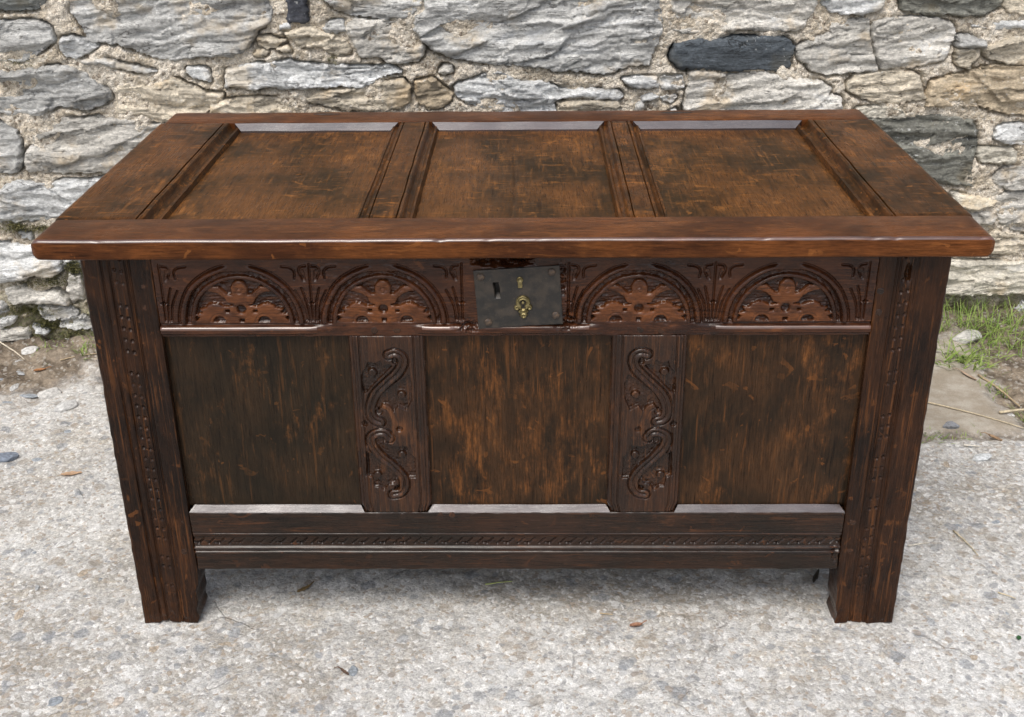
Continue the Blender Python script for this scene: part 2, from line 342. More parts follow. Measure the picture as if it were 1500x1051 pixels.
def mat_ground():
    t = NT("worn_concrete_and_soil"); o = t.obj()
    wv = t.n("ShaderNodeVectorMath", operation='ADD'); t.l(o, wv.inputs[0])
    wn = t.n("ShaderNodeTexNoise"); t.l(o, wn.inputs["Vector"]); wn.inputs["Scale"].default_value = 60
    ws = t.n("ShaderNodeVectorMath", operation='SCALE'); t.l(wn.outputs["Color"], ws.inputs[0]); ws.inputs["Scale"].default_value = .008; t.l(ws.outputs[0], wv.inputs[1])
    w = wv.outputs[0]
    v = t.voro(w, 175); v2 = t.voro(w, 42); big = t.noise(o, 2.1, 8, .68); mid = t.noise(o, 17, 6, .65); fine = t.noise(o, 330, 5, .75); grit = t.noise(o, 120, 4, .7)
    s1 = t.n("ShaderNodeSeparateColor"); t.l(v.outputs["Color"], s1.inputs[0]); s2 = t.n("ShaderNodeSeparateColor"); t.l(v2.outputs["Color"], s2.inputs[0])
    c = t.mix(t.rng(big, .38, .62, 0, 1, True), (.355, .33, .29), (.59, .585, .565))
    c = t.mix(t.rng(t.noise(o, 7.5, 6, .7), .52, .66, 0, .6, True), c, (.50, .445, .36))
    c = t.mix(t.rng(t.noise(o, 11, 6, .7, .5), .56, .68, 0, .6, True), c, (.36, .375, .40))
    c = t.mix(t.rng(mid, .42, .66, 0, .55, True), c, (.58, .575, .56))
    c = t.mix(t.rng(s1.outputs[0], .55, .95, 0, .75), c, (.74, .735, .72))
    c = t.mix(t.rng(s1.outputs[1], .80, .98, 0, .6), c, (.26, .26, .265))
    c = t.mix(t.rng(t.noise(o, 240, 3, .6), .64, .70, 0, .5, True), c, (.19, .185, .18))
    c = t.mix(t.rng(t.noise(w, 75, 4, .7), .62, .70, 0, .55, True), c, (.27, .265, .26))
    c = t.mix(t.rng(s1.outputs[2], .82, .98, 0, .6), c, (.36, .28, .20))
    edge2 = t.rng(v2.outputs["Distance"], .42, .62, 1, 0, True)
    c = t.mix(t.math('MULTIPLY', t.rng(s2.outputs[0], .93, .95, 0, .6), edge2), c, (.24, .26, .285))
    c = t.mix(t.math('MULTIPLY', t.rng(s2.outputs[1], .93, .95, 0, .6), edge2), c, (.34, .30, .25))
    c = t.mix(1.0, c, t.gray(t.math('MULTIPLY', t.rng(fine, .36, .64, .70, 1.24), t.rng(grit, .36, .64, .78, 1.17))), 'MULTIPLY')
    v3 = t.voro(w, 62); s3 = t.n("ShaderNodeSeparateColor"); t.l(v3.outputs["Color"], s3.inputs[0])
    e3 = t.math('MULTIPLY', t.rng(v3.outputs["Distance"], .36, .44, 1, 0, True), t.rng(fine, .3, .7, .6, 1))
    for ch, lo, col in ((0, .90, (.22, .235, .255)), (1, .92, (.33, .27, .21)), (2, .90, (.70, .70, .69))):
        c = t.mix(t.math('MULTIPLY', e3, t.rng(s3.outputs[ch], lo, lo+.01, 0, .7)), c, col)
    crk = t.n("ShaderNodeTexVoronoi", feature='DISTANCE_TO_EDGE'); t.l(wv.outputs[0], crk.inputs["Vector"]); crk.inputs["Scale"].default_value = 2.3
    cm = t.math('MULTIPLY', t.rng(crk.outputs["Distance"], .001, .0045, 1, 0, True), t.rng(t.noise(o, 5.5, 4), .50, .60, 0, .4, True))
    c = t.mix(cm, c, (.13, .115, .10))
    # smoother, browner slab
    sl_c = t.mix(t.rng(mid, .38, .64, 0, 1, True), (.30, .26, .205), (.41, .375, .32)); sl_c = t.mix(1.0, sl_c, t.gray(t.rng(fine, .3, .7, .82, 1.18)), 'MULTIPLY')
    c = t.mix(t.attr("slab"), c, sl_c)
    so_c = t.mix(t.rng(mid, .38, .62, 0, 1, True), (.115, .090, .066), (.25, .205, .155)); so_c = t.mix(1.0, so_c, t.gray(t.rng(grit, .3, .7, .55, 1.4)), 'MULTIPLY')
    so_c = t.mix(t.rng(s1.outputs[0], .80, .95, 0, .6), so_c, (.42, .40, .36))
    c = t.mix(t.attr("soil"), c, so_c)
    h = t.math('ADD', t.math('MULTIPLY', v.outputs["Distance"], -.35), t.math('ADD', t.math('MULTIPLY', fine, .8), t.math('MULTIPLY', grit, .9)))
    h = t.math('ADD', h, t.math('MULTIPLY', cm, -1.5))
    hs_ = t.math('MULTIPLY', h, t.rng(t.attr("slab"), 0, 1, 1, .35))
    return t.set(Base_Color=c, Roughness=.88, Normal=t.bump(hs_, .6, .004), Specular_IOR_Level=.3)
def mat_tinted(name, scale=200, rough=.7, contrast=.3):
    t = NT(name); o = t.obj(); a = t.noise(o, scale, 5, .65)
    c = t.mix(1.0, t.n("ShaderNodeObjectInfo").outputs["Color"], t.gray(t.rng(a, .3, .7, 1-contrast, 1+contrast)), 'MULTIPLY')
    return t.set(Base_Color=c, Roughness=rough, Normal=t.bump(a, .6, .003), Specular_IOR_Level=.3)
def mat_leafy(name, c1, c2, trans=.25):
    t = NT(name); o = t.obj(); a = t.noise(o, 45, 3, .6)
    c = t.mix(t.rng(a, .35, .65, 0, 1, True), c1, c2)
    m = t.set(Base_Color=c, Roughness=.55, Specular_IOR_Level=.3)
    tr = t.n("ShaderNodeBsdfTranslucent"); t.l(c, tr.inputs[0]); mx = t.n("ShaderNodeMixShader"); mx.inputs[0].default_value = trans
    t.l(t.b.outputs[0], mx.inputs[1]); t.l(tr.outputs[0], mx.inputs[2]); t.l(mx.outputs[0], t.out.inputs[0])
    return m
M_STONE, M_MORTAR, M_GROUND = mat_stone(), mat_mortar(), mat_ground()
M_PEBBLE = mat_tinted("pebble", 3.2, .8, .5)
M_DRY = mat_tinted("dry_debris", 160, .75, .3)
M_GRASS = mat_leafy("grass_blade", (.17, .28, .05), (.34, .42, .13))
M_MOSS = mat_leafy("moss", (.10, .105, .04), (.24, .225, .10), .1)

# ------------------------------------------------------------------ ground
def axis_grid(lo, hi, fine, far):
    mid = arr(lo, hi, fine); g = [0.0]; s = fine
    while g[-1] < far: s *= 1.35; g.append(g[-1]+s)
    g = np.array(g[1:]); return np.concatenate([lo-g[::-1], mid, hi+g])
def masks(x, y):
    wb = .05*fbm(N1, x*5, y*5, 4)
    soil = sstep(.74, .86, y+wb*1.6)*(x < .62)
    right = np.maximum(sstep(.985, 1.03, x+wb*.8-.03*np.clip(y-.6, 0, 1))*sstep(.50, .62, y+wb), sstep(1.00, 1.07, y+wb))
    soil = np.maximum(soil, right*(x >= .62))
    joint = sstep(.035, .0, np.abs(y-.585+wb*.4))*(x > .66)*(x < 1.1)
    soil = np.maximum(soil, .8*joint)
    slab_ = sstep(.585, .61, y+wb*.4)*sstep(.55, .75, x)*(1-right)
    return np.clip(soil, 0, 1), np.clip(slab_, 0, 1)
def ground_z(x, y, detail=True):
    soil, slab_ = masks(x, y)
    near = np.exp(-((x/2.2)**2+(y/2.2)**2))
    rough = .0028*fbm(N2, x*38, y*38, 4)+.0035*fbm(N3, x*7, y*7, 3)
    z = -.003+near*rough*(1-.6*slab_)+slab_*.003
    z = z+soil*(-.007+.010*fbm(N4, x*22, y*22, 4))
    wl = 1.08+.07*x
    z = z+.050*sstep(.22, .0, wl-y)*sstep(.3, .9, np.abs(x))*near*1.3
    return z
gx = axis_grid(-1.5, 1.5, .0065, 60); gy = axis_grid(-.55, 1.2, .0065, 60)
X, Y = np.meshgrid(gx, gy, indexing='ij')
gme = make_mesh("ground", TOP(X, Y, ground_z(X, Y)).reshape(-1, 3), grid_quads(*X.shape))
for nm, arr_ in zip(("soil", "slab"), masks(X, Y)):
    at = gme.attributes.new(nm, 'FLOAT', 'POINT'); at.data.foreach_set("value", arr_.ravel().astype(np.float32))
ground = link("ground", gme, M_GROUND); tag(ground, kind="structure")
gz = lambda x, y: float(ground_z(np.array([x]), np.array([y]))[0])

rs = np.random.RandomState(7)
def lump_mesh(seed, sub=2, flat=.5, jag=.25):
    bm = bmesh.new(); bmesh.ops.create_icosphere(bm, subdivisions=sub, radius=1.0)
    r = np.random.RandomState(seed); d = r.randn(9, 3); d /= np.linalg.norm(d, axis=1)[:, None]; lim = .62+.3*r.rand(9)
    for v in bm.verts:
        p = np.array(v.co)
        for k in range(9):                              # chip flat faces off
            e = p@d[k]-lim[k]
            if e > 0: p = p-d[k]*e
        p = p*(1+jag*.25*r.randn()*.4)
        v.co = (p[0], p[1]*(.6+.3*r.rand()*0+.15), p[2]*flat)
    me = bpy.data.meshes.new("pebble"); bm.to_mesh(me); bm.free(); me.materials.append(M_PEBBLE)
    return me
PEB = [lump_mesh(20+i) for i in range(8)]
PCOL = [(.30, .33, .36), (.42, .42, .41), (.25, .275, .30), (.52, .51, .49), (.40, .34, .27), (.34, .35, .36), (.58, .58, .57), (.46, .40, .34)]
cnt = 0
for k in range(1600):
    x, y = rs.uniform(-1.35, 1.3), rs.uniform(-.42, 1.0)
    if abs(x) < .6 and -.03 < y < .66: continue
    soil_k, slab_k = masks(np.array([x]), np.array([y]))
    if slab_k[0] > .4: continue
    if cnt >= 285: break
    s = .005+.013*rs.rand()**2.0
    o = bpy.data.objects.new("pebble", PEB[rs.randint(8)]); COL.objects.link(o); o.parent = ground
    f = .30 if soil_k[0] < .5 else .6
    o.scale = (s*(1+.6*rs.rand()), s, s*f); o.rotation_euler = (rs.uniform(-.15, .15), rs.uniform(-.15, .15), rs.uniform(0, 6.3))
    o.location = (x, y, gz(x, y)-s*f*.5*.45); o.color = (*PCOL[rs.randint(8)], 1); cnt += 1

# ------------------------------------------------------------------ rubble wall
# outlines of the stones on the wall face, millimetres along the wall and up: (tone, how far it stands out, outline)
STONES=[
("dg",30,[(-1070,807),(-972,806),(-963,787),(-975,771),(-995,766),(-1059,767),(-1078,767)]),
("g",30,[(-1083,742),(-1052,742),(-1016,744),(-986,740),(-969,730),(-964,704),(-983,690),(-1005,677),(-1024,664),(-1048,662),(-1079,667),(-1098,669)]),
("w",26,[(-950,708),(-927,711),(-897,700),(-880,692),(-893,681),(-925,667),(-944,669),(-955,686)]),
("g",30,[(-916,805),(-919,786),(-922,764),(-909,741),(-901,724),(-896,701),(-857,696),(-833,695),(-799,681),(-787,673),(-759,666),(-745,661),(-716,659),(-670,667),(-627,663),(-587,668),(-565,684),(-545,717),(-520,729),(-511,755),(-519,779),(-517,798)]),
("g",24,[(-916,661),(-886,666),(-863,663),(-828,651),(-792,645),(-764,637),(-781,632),(-806,635),(-841,646),(-877,655),(-904,651)]),
("g",36,[(-1101,644),(-1059,639),(-1028,648),(-985,650),(-936,651),(-914,636),(-886,610),(-871,598),(-866,582),(-882,571),(-901,564),(-922,557),(-950,565),(-979,570),(-1001,557),(-1031,544),(-1051,547),(-1099,555),(-1119,556)]),
("b",24,[(-850,607),(-822,612),(-774,604),(-767,611),(-735,621),(-720,616),(-707,607),(-679,596),(-667,589),(-632,587),(-636,572),(-658,555),(-705,530),(-774,528),(-807,544),(-840,550),(-860,551)]),
("p",34,[(-1033,517),(-1023,530),(-1006,537),(-988,539),(-967,542),(-931,538),(-904,542),(-868,539),(-831,536),(-807,532),(-755,522),(-769,470),(-834,426),(-909,421),(-974,424),(-1025,425),(-1062,426),(-1071,443),(-1066,464),(-1049,485),(-1038,504)]),
("g",26,[(-1125,535),(-1092,530),(-1077,517),(-1073,496),(-1076,468),(-1074,449),(-1088,428),(-1106,426),(-1126,426),(-1146,427)]),
("w",34,[(-1115,402),(-1086,410),(-1068,403),(-1029,399),(-998,405),(-937,403),(-895,410),(-919,351),(-1027,320),(-1094,317),(-1114,314),(-1146,319),(-1166,319),(-1154,381),(-1132,387)]),
("w",40,[(-1176,262),(-1132,265),(-1119,259),(-1090,256),(-1029,233),(-1033,197),(-1058,182),(-1095,188),(-1134,176),(-1172,174),(-1193,175)]),
("w",24,[(-1025,238),(-939,235),(-945,197),(-1011,201),(-1030,210)]),
("p",50,[(-1167,155),(-1128,162),(-1101,144),(-1052,147),(-1033,130),(-1032,113),(-1069,120),(-1105,122),(-1150,122),(-1167,138)]),
("g",50,[(-1056,77),(-1018,87),(-992,75),(-953,70),(-949,47),(-1042,56),(-1063,63)]),
("g",40,[(-1201,137),(-1172,120),(-1168,103),(-1188,96),(-1209,96)]),
("w",55,[(-1194,86),(-1155,90),(-1166,73),(-1191,64),(-1199,68)]),
("w",60,[(-1121,66),(-1082,50),(-1099,45),(-1116,53)]),
("w",24,[(-1113,290),(-1087,286),(-1090,272),(-1111,276)]),
("g",45,[(-1101,108),(-1032,105),(-1014,89),(-1045,77),(-1098,82)]),
("p",55,[(-1204,58),(-1138,59),(-1132,35),(-1198,28),(-1209,32)]),
("p",32,[(-1020,190),(-996,183),(-999,126),(-1023,119),(-1030,152)]),
("k",12,[(-477,795),(-441,795),(-440,733),(-451,728),(-467,731),(-479,730),(-482,741)]),
("w",14,[(-500,725),(-479,728),(-477,719),(-499,718)]),
("b",18,[(-547,700),(-520,703),(-490,693),(-510,682),(-530,680),(-546,687)]),
("b",12,[(-509,678),(-488,686),(-480,672),(-497,672)]),
("b",22,[(-490,710),(-462,719),(-435,721),(-415,710),(-390,705),(-366,695),(-349,675),(-357,664),(-383,663),(-400,666),(-414,679),(-446,680),(-462,684),(-479,700)]),
("p",30,[(-360,731),(-338,736),(-312,731),(-281,732),(-259,727),(-253,712),(-247,702),(-219,693),(-198,677),(-205,657),(-215,648),(-246,642),(-270,643),(-293,656),(-330,657),(-343,670),(-349,690),(-361,707)]),
("g",24,[(-411,721),(-390,731),(-366,731),(-365,711),(-387,707),(-403,710)]),
("g",30,[(-402,796),(-401,774),(-390,763),(-373,754),(-348,743),(-312,739),(-271,734),(-241,735),(-221,747),(-207,754),(-202,773),(-201,792)]),
("g",40,[(-196,793),(-197,770),(-195,752),(-217,734),(-221,712),(-206,692),(-197,682),(-180,668),(-150,655),(-112,647),(-74,640),(-31,635),(20,630),(58,626),(83,620),(134,618),(172,610),(197,613),(222,624),(238,628),(280,628),(285,648),(286,663),(299,680),(302,705),(299,742),(292,765),(291,784)]),
("w",36,[(-619,637),(-588,646),(-548,648),(-511,649),(-487,653),(-470,646),(-444,643),(-377,639),(-355,637),(-307,634),(-266,634),(-253,623),(-277,622),(-302,610),(-320,600),(-336,595),(-371,596),(-409,596),(-417,595),(-475,592),(-505,594),(-522,600),(-560,594),(-593,602),(-623,600),(-623,617)]),
("w",16,[(-702,640),(-678,641),(-658,638),(-654,611),(-675,618),(-697,626)]),
("b",18,[(-658,566),(-608,574),(-539,573),(-510,570),(-507,558),(-495,546),(-503,524),(-670,528)]),
("b",20,[(-460,573),(-432,583),(-381,588),(-335,588),(-289,603),(-248,607),(-235,592),(-237,561),(-251,548),(-292,543),(-324,544),(-369,545),(-413,555),(-448,563)]),
("t",22,[(-220,603),(-187,608),(-168,595),(-143,574),(-149,562),(-170,546),(-198,544),(-215,555),(-225,576)]),
("w",30,[(-142,588),(-132,595),(-94,605),(-55,620),(-31,616),(-10,603),(11,598),(53,596),(88,579),(122,579),(160,577),(214,573),(223,565),(217,555),(168,559),(127,562),(94,561),(75,554),(80,512),(-62,515),(-95,549),(-133,567)]),
("b",18,[(80,552),(133,555),(216,550),(222,537),(215,507),(91,510)]),
("w",16,[(225,599),(263,601),(299,602),(301,579),(277,579),(238,582)]),
("w",18,[(304,600),(324,601),(352,599),(358,579),(340,574),(307,577)]),
("p",32,[(320,783),(323,740),(321,715),(324,704),(348,692),(389,693),(418,698),(456,694),(479,701),(508,696),(559,694),(605,696),(617,722),(630,746),(634,778)]),
("s",24,[(328,657),(334,670),(371,679),(421,677),(461,683),(513,682),(548,683),(572,678),(592,661),(595,645),(587,635),(590,623),(580,613),(560,607),(534,614),(502,614),(474,612),(446,611),(420,615),(374,617),(346,618),(332,630),(325,643)]),
("p",30,[(597,655),(615,668),(645,682),(670,687),(670,707),(698,712),(749,715),(755,682),(768,637),(781,606),(749,604),(710,603),(672,598),(635,609),(625,620),(604,635)]),
("p",30,[(757,712),(799,717),(851,715),(898,713),(930,703),(940,689),(940,669),(934,649),(927,628),(907,621),(876,615),(851,609),(822,611),(790,606),(775,637),(761,675)]),
("w",28,[(640,777),(643,744),(669,731),(696,726),(735,724),(755,729),(776,737),(777,755),(771,775)]),
("d",36,[(810,775),(816,736),(838,728),(859,725),(885,719),(926,723),(962,716),(998,718),(1012,729),(1029,738),(1027,771)]),
("b",24,[(1038,736),(1055,723),(1084,720),(1114,719),(1105,769),(1037,770)]),
("w",18,[(981,695),(998,702),(1036,704),(1119,704),(1121,691),(1039,691),(1007,692)]),
("g",20,[(948,675),(976,676),(1011,663),(1012,652),(951,651)]),
("b",18,[(952,648),(1003,646),(1002,633),(989,618),(985,605),(963,611),(952,619)]),
("b",28,[(1004,647),(1017,652),(1047,665),(1091,679),(1128,681),(1142,609),(1077,612),(1048,621),(1021,628),(1009,640)]),
("b",28,[(718,582),(737,597),(776,602),(821,605),(857,602),(877,591),(883,568),(898,544),(877,540),(834,532),(798,536),(760,544),(735,555),(720,564)]),
("t",32,[(907,579),(938,586),(973,592),(1014,605),(1049,608),(1103,607),(1141,606),(1162,499),(1089,504),(1067,509),(1039,520),(984,524),(947,522),(902,526),(903,552)]),
("c",18,[(745,522),(801,525),(845,521),(859,499),(826,500),(770,503)]),
("p",26,[(367,609),(381,616),(426,609),(457,601),(501,606),(561,602),(615,589),(653,585),(682,569),(679,555),(706,547),(711,524),(701,497),(365,505),(360,539),(366,569)]),
("d",30,[(756,499),(846,494),(883,502),(937,502),(1009,490),(1023,471),(1030,445),(1030,420),(1025,398),(1034,337),(1014,342),(959,348),(896,356),(809,422)]),
("c",40,[(1035,418),(1041,427),(1080,423),(1116,422),(1126,411),(1125,392),(1108,388),(1072,393),(1043,397)]),
("w",22,[(1072,469),(1086,475),(1129,478),(1169,477),(1177,432),(1138,433),(1093,435),(1069,447)]),
("p",28,[(1079,353),(1099,376),(1146,380),(1186,379),(1196,324),(1128,327),(1095,336)]),
("p",34,[(1098,311),(1128,322),(1156,318),(1196,317),(1215,217),(1144,231),(1112,248),(1098,290)]),
("c",22,[(991,322),(1052,313),(1098,299),(1088,291),(1050,281),(1011,290)]),
("p",20,[(1031,274),(1083,276),(1108,262),(1097,243),(1081,243),(1042,251)]),
("b",30,[(1079,208),(1109,228),(1219,204),(1226,167),(1086,171)]),
("c",50,[(904,157),(1003,158),(1114,149),(1222,154),(1239,69),(1006,75),(914,85)]),
]

TONES = dict(g=(.46, .46, .445), w=(.60, .61, .605), p=(.55, .53, .485), b=(.56, .50, .40), t=(.47, .39, .28), c=(.60, .565, .48),
             d=(.19, .19, .165), dg=(.20, .21, .20), k=(.065, .07, .085), s=(.085, .10, .115))
WALL_ROT = math.atan(.07)
def facets(x, y, seed):
    """flat broken facets: every cell of a jittered lattice is a tilted plane at its own height"""
    xi = np.floor(x).astype(np.int64); yi = np.floor(y).astype(np.int64); best = np.full(x.shape, 9.0); out = np.zeros(x.shape)
    r = np.random.RandomState(900+seed); tab = r.rand(4096, 5)
    for i in (-1, 0, 1):
        for j in (-1, 0, 1):
            q = tab[((xi+i)*73+(yi+j)*179) % 4096]; dx = x-(xi+i+q[..., 0]); dy = y-(yi+j+q[..., 1]); d = dx*dx+dy*dy
            v = (q[..., 2]-.5)*2+dx*(q[..., 3]-.5)*1.6+dy*(q[..., 4]-.35)*2.0
            m = d < best; best = np.where(m, d, best); out = np.where(m, v, out)
    return out
def stone_height(u, z, sd_, proud, seed, flat):
    r = np.random.RandomState(seed); dip = r.uniform(-.12, .16)
    uu = u*math.cos(dip)+z*math.sin(dip)+seed*3.1; vv = -u*math.sin(dip)+z*math.cos(dip)+seed*1.7
    warp_ = .010*fbm(N1, uu*7, vv*9, 3)
    v2 = vv+warp_
    fa = facets(uu*7.5, v2*30, seed); fb = facets(uu*19+3, v2*62+5, seed+50)
    T = fbm(N2, uu*4.5, v2*26, 4, .55)*1.9
    fr = T*2.2-np.floor(T*2.2); terr = (np.floor(T*2.2)+sstep(.72, 1.0, fr))/2.2
    crack = np.exp(-(fbm(N3, uu*3.2, v2*34, 3)/.045)**2)*sstep(-.1, .25, fbm(N4, uu*6+9, v2*6, 2))
    fine = fbm(N4, uu*38, v2*120, 4, .6)
    tilt = r.uniform(-.10, .16)*(z-z.mean())+r.uniform(-.06, .06)*(u-u.mean())
    e = sd_+.0022+.0035*fbm(N3, u*55, z*75, 3)
    edge = np.sqrt(np.clip(e/.007, 0, 1)); p_ = np.maximum(proud*.52, .0160)
    h = p_*(.62+.38*edge)+tilt*edge+(flat*(.0040*terr+.0070*fa+.0034*fb+.0012*fine)-.0050*flat*crack)*sstep(.0, .006, e)
    return np.where(e < .0, np.maximum(-.045, p_*.5+e*22), h)
wall = None
stones_all = []
for tone, proud, poly in STONES:
    stones_all.append((tone, proud/1000., [(a/1000., b/1000.) for a, b in poly], .003))
occ_u, occ_z = np.arange(-2.6, 2.6, .01), np.arange(-.04, 1.5, .01)
OU, OZ = np.meshgrid(occ_u, occ_z, indexing='ij'); occ = np.zeros(OU.shape, bool)
def mark(poly, pad):
    p = np.array(poly); s = (slice(max(0, np.searchsorted(occ_u, p[:, 0].min()-.05)), np.searchsorted(occ_u, p[:, 0].max()+.05)),
                             slice(max(0, np.searchsorted(occ_z, p[:, 1].min()-.05)), np.searchsorted(occ_z, p[:, 1].max()+.05)))
    return s, poly_sd(OU[s], OZ[s], poly) > -pad
for _, _, poly, _ in stones_all:
    s, m = mark(poly, .006); occ[s] |= m
seen = (np.abs(OU) < 1.10+.10*(.79-OZ)) & (OZ > .0) & (OZ < .80) & ~((np.abs(OU) < .60) & (OZ < .50))
occ0 = occ.copy(); occ |= seen
r2 = np.random.RandomState(11)
for wmin, wmax, hmin, hmax, tries, gap in ((.28, .50, .10, .18, 1500, .003), (.18, .30, .07, .13, 2500, .003), (.10, .18, .045, .085, 3500, .003)):
    for k in range(tries):
        cu, cz = r2.uniform(-2.55, 2.55), r2.uniform(.02, 1.46); w_, h_ = r2.uniform(wmin, wmax)/2, r2.uniform(hmin, hmax)/2
        n = 12; a = np.arange(n)*2*np.pi/n+r2.uniform(-.15, .15, n); rr = (np.abs(np.cos(a))**3.2+np.abs(np.sin(a))**3.2)**(-1/3.2)*(1+r2.uniform(-.13, .10, n))
        poly = list(zip(cu+w_*rr*np.cos(a), np.clip(cz+h_*rr*np.sin(a), -.03, 1.485)))
        s, m = mark(poly, gap)
        if len(stones_all) < 225 and m.any() and not (occ[s] & m).any():
            occ[s] |= m
            stones_all.append((r2.choice(['g', 'g', 'w', 'p', 'p', 'b', 't', 'd']), r2.uniform(.02, .036), poly, .008))
# mortar core with the joints raked back beside the stones
mu = np.concatenate([np.arange(-2.6, -1.325, .012), arr(-1.32, 1.32, .0042), np.arange(1.332, 2.601, .012)])
mz = np.concatenate([np.arange(-.10, .86, .0042), np.arange(.87, 1.5, .012), [1.5]])
MU, MZ = np.meshgrid(mu, mz, indexing='ij'); near = np.full(MU.shape, -1.0)
for _, _, poly, _ in stones_all:
    p = np.array(poly); s = (slice(np.searchsorted(mu, p[:, 0].min()-.04), np.searchsorted(mu, p[:, 0].max()+.04)), slice(np.searchsorted(mz, p[:, 1].min()-.04), np.searchsorted(mz, p[:, 1].max()+.04)))
    near[s] = np.maximum(near[s], poly_sd(MU[s], MZ[s], poly))
chips = []
r3 = np.random.RandomState(31)
for k in range(2600):                                    # small pinning stones pressed into the joints
    cu, cz = r3.uniform(-1.2, 1.2), r3.uniform(.04, .80); w_, h_ = r3.uniform(.009, .028), r3.uniform(.006, .013)
    if abs(cu) < .5 and cz < .5: continue
    n = 9; a = np.arange(n)*2*np.pi/n+r3.uniform(-.2, .2, n); rr = 1+r3.uniform(-.28, .18, n); poly = list(zip(cu+w_*rr*np.cos(a), cz+h_*rr*np.sin(a)))
    ii = np.clip(np.searchsorted(mu, [p[0] for p in poly]+[cu]), 0, len(mu)-1); jj = np.clip(np.searchsorted(mz, [p[1] for p in poly]+[cz]), 0, len(mz)-1)
    if (near[ii, jj] > -.004).any(): continue
    p = np.array(poly); s_ = (slice(np.searchsorted(mu, p[:, 0].min()-.03), np.searchsorted(mu, p[:, 0].max()+.03)), slice(np.searchsorted(mz, p[:, 1].min()-.03), np.searchsorted(mz, p[:, 1].max()+.03)))
    near[s_] = np.maximum(near[s_], poly_sd(MU[s_], MZ[s_], poly)); chips.append((r3.choice(['g', 'w', 'p', 'b', 'c', 't', 'd']), .026, poly, .003))
    if len(chips) >= 70: break
stones_all += chips
gapn = sstep(-.30, .25, fbm(N1, MU*9, MZ*9, 3))
mh = .010+.006*fbm(N2, MU*13, MZ*13, 3)+.0042*fbm(N3, MU*75, MZ*75, 4, .7)-.022*sstep(-.0085, -.0035, near)*gapn
mh = mh-.012*sstep(.16, .0, MZ)*0
damp = np.clip(sstep(.24, .03, MZ+.06*fbm(N4, MU*6, MZ*6, 3))*sstep(-.5, -.8, MU)+sstep(.10, .02, MZ+.03*fbm(N4, MU*8, MZ*8, 3)), 0, 1)
nx_, ny_ = MU.shape; co = FRONT(MU, MZ, mh).reshape(-1, 3); idx = np.arange(nx_*ny_).reshape(nx_, ny_)
ring = np.concatenate([idx[:, 0], idx[-1, 1:], idx[-2::-1, -1], idx[0, -2:0:-1]]); mr = len(ring)
bk = co[ring].copy(); bk[:, 1] = .45; n0 = len(co); i_ = np.arange(mr); j_ = (i_+1) % mr
wme = make_mesh("stone_wall", np.concatenate([co, bk]), np.concatenate([grid_quads(nx_, ny_), np.stack([ring[i_], n0+i_, n0+j_, ring[j_]], 1)]), [list((n0+i_)[::-1])])
at = wme.attributes.new("damp", 'FLOAT', 'POINT'); at.data.foreach_set("value", np.concatenate([damp.ravel(), np.zeros(mr)]).astype(np.float32))
wall = link("stone_wall", wme, M_MORTAR); wall.location = (0, 1.08, 0); wall.rotation_euler = (0, 0, WALL_ROT)
tag(wall, "rubble stone wall of grey slate and lime mortar behind the oak chest", "wall", None, "thing")
for k, (tone, proud, poly, g) in enumerate(stones_all):
    p = np.array(poly); pr = proud
    fl = .25 if tone in ('s', 'k') else 1.0
    if tone in ('s', 'k'): pr = .034
    def fn(u, z, poly=poly, pr=pr, k=k, fl=fl):
        s_ = poly_sd(u, z, poly)
        h = stone_height(u, z, s_, pr, k+3, fl)
        return h, s_+.0022+.0035*fbm(N3, u*55, z*75, 3) > -.0055
    o = masked("stone", p[:, 0].min()-.012, p[:, 0].max()+.012, p[:, 1].min()-.012, p[:, 1].max()+.012, g, fn, FRONT, M_STONE, wall)
    c = np.array(TONES[tone])*(1+.10*np.random.RandomState(k).uniform(-1, 1)); o.color = (*c, 1)
    if tone == 's': o["label"] = "long dark blue slate stone"
    if tone == 'k': o["label"] = "upright dark blue slate chip"

# ------------------------------------------------------------------ the oak chest
chest = empty("oak_chest"); tag(chest, "carved dark oak coffer chest with panelled lid standing on concrete", "chest")
HB, LT = .612, .640                     # underside and top of the lid
def vgroove(d, w, depth): return -depth*np.clip(1-np.abs(d)/w, 0, 1)
def grain(a, b, ax): return .00022*(fbm(N1, a*14, b*420, 2) if ax == 'a' else fbm(N1, a*420, b*14, 2))

def stile_h(side):
    def H(x, z):
        d = (x+.58) if side < 0 else (.58-x)          # distance from the outer arris
        g = [.027, .0375, .060, .0645] if side < 0 else [.042, .046, .066, .070]
        h = grain(x, z, 'b')+.0005*fbm(N2, x*20, z*5, 3)
        for k, gg in enumerate(g):
            h = h+vgroove(d-gg-.0008*N3(z*6+k, z*0+k),   .0026, .0040)*(.6+.4*sstep(-.5, .2, N4(z*5+k*3, z*0)))
        h = h+vgroove(d-.086, .0015, .0012)
        band = (g[1]+g[2])/2; h = h-.0011*sstep(g[1], g[1]+.001, d)*sstep(g[2], g[2]-.001, d)
        zz = (z-.01)/.0172; row = np.floor(zz); fz = (zz-row-.5)*.0172
        on = (np.sin(row*12.9898+side)*43758.5) % 1.0
        amp = np.where(on > .2, .45+.55*on, 0)*sstep(.02, .10, z)
        for s in (-1, 1):
            r_ = np.hypot(d-band-s*.0045, (fz+s*.0012)*1.1)
            h = h-amp*.0034*sstep(.0036, .0016, r_)
        h = h-.004*sstep(.05, .0, z)*np.clip(fbm(N4, x*30, z*30, 3), 0, 1)
        if side > 0: h = h-.011*np.exp(-(((x-.527)/.0045)**2+((z-.578)/.013)**2))
        return h
    return H
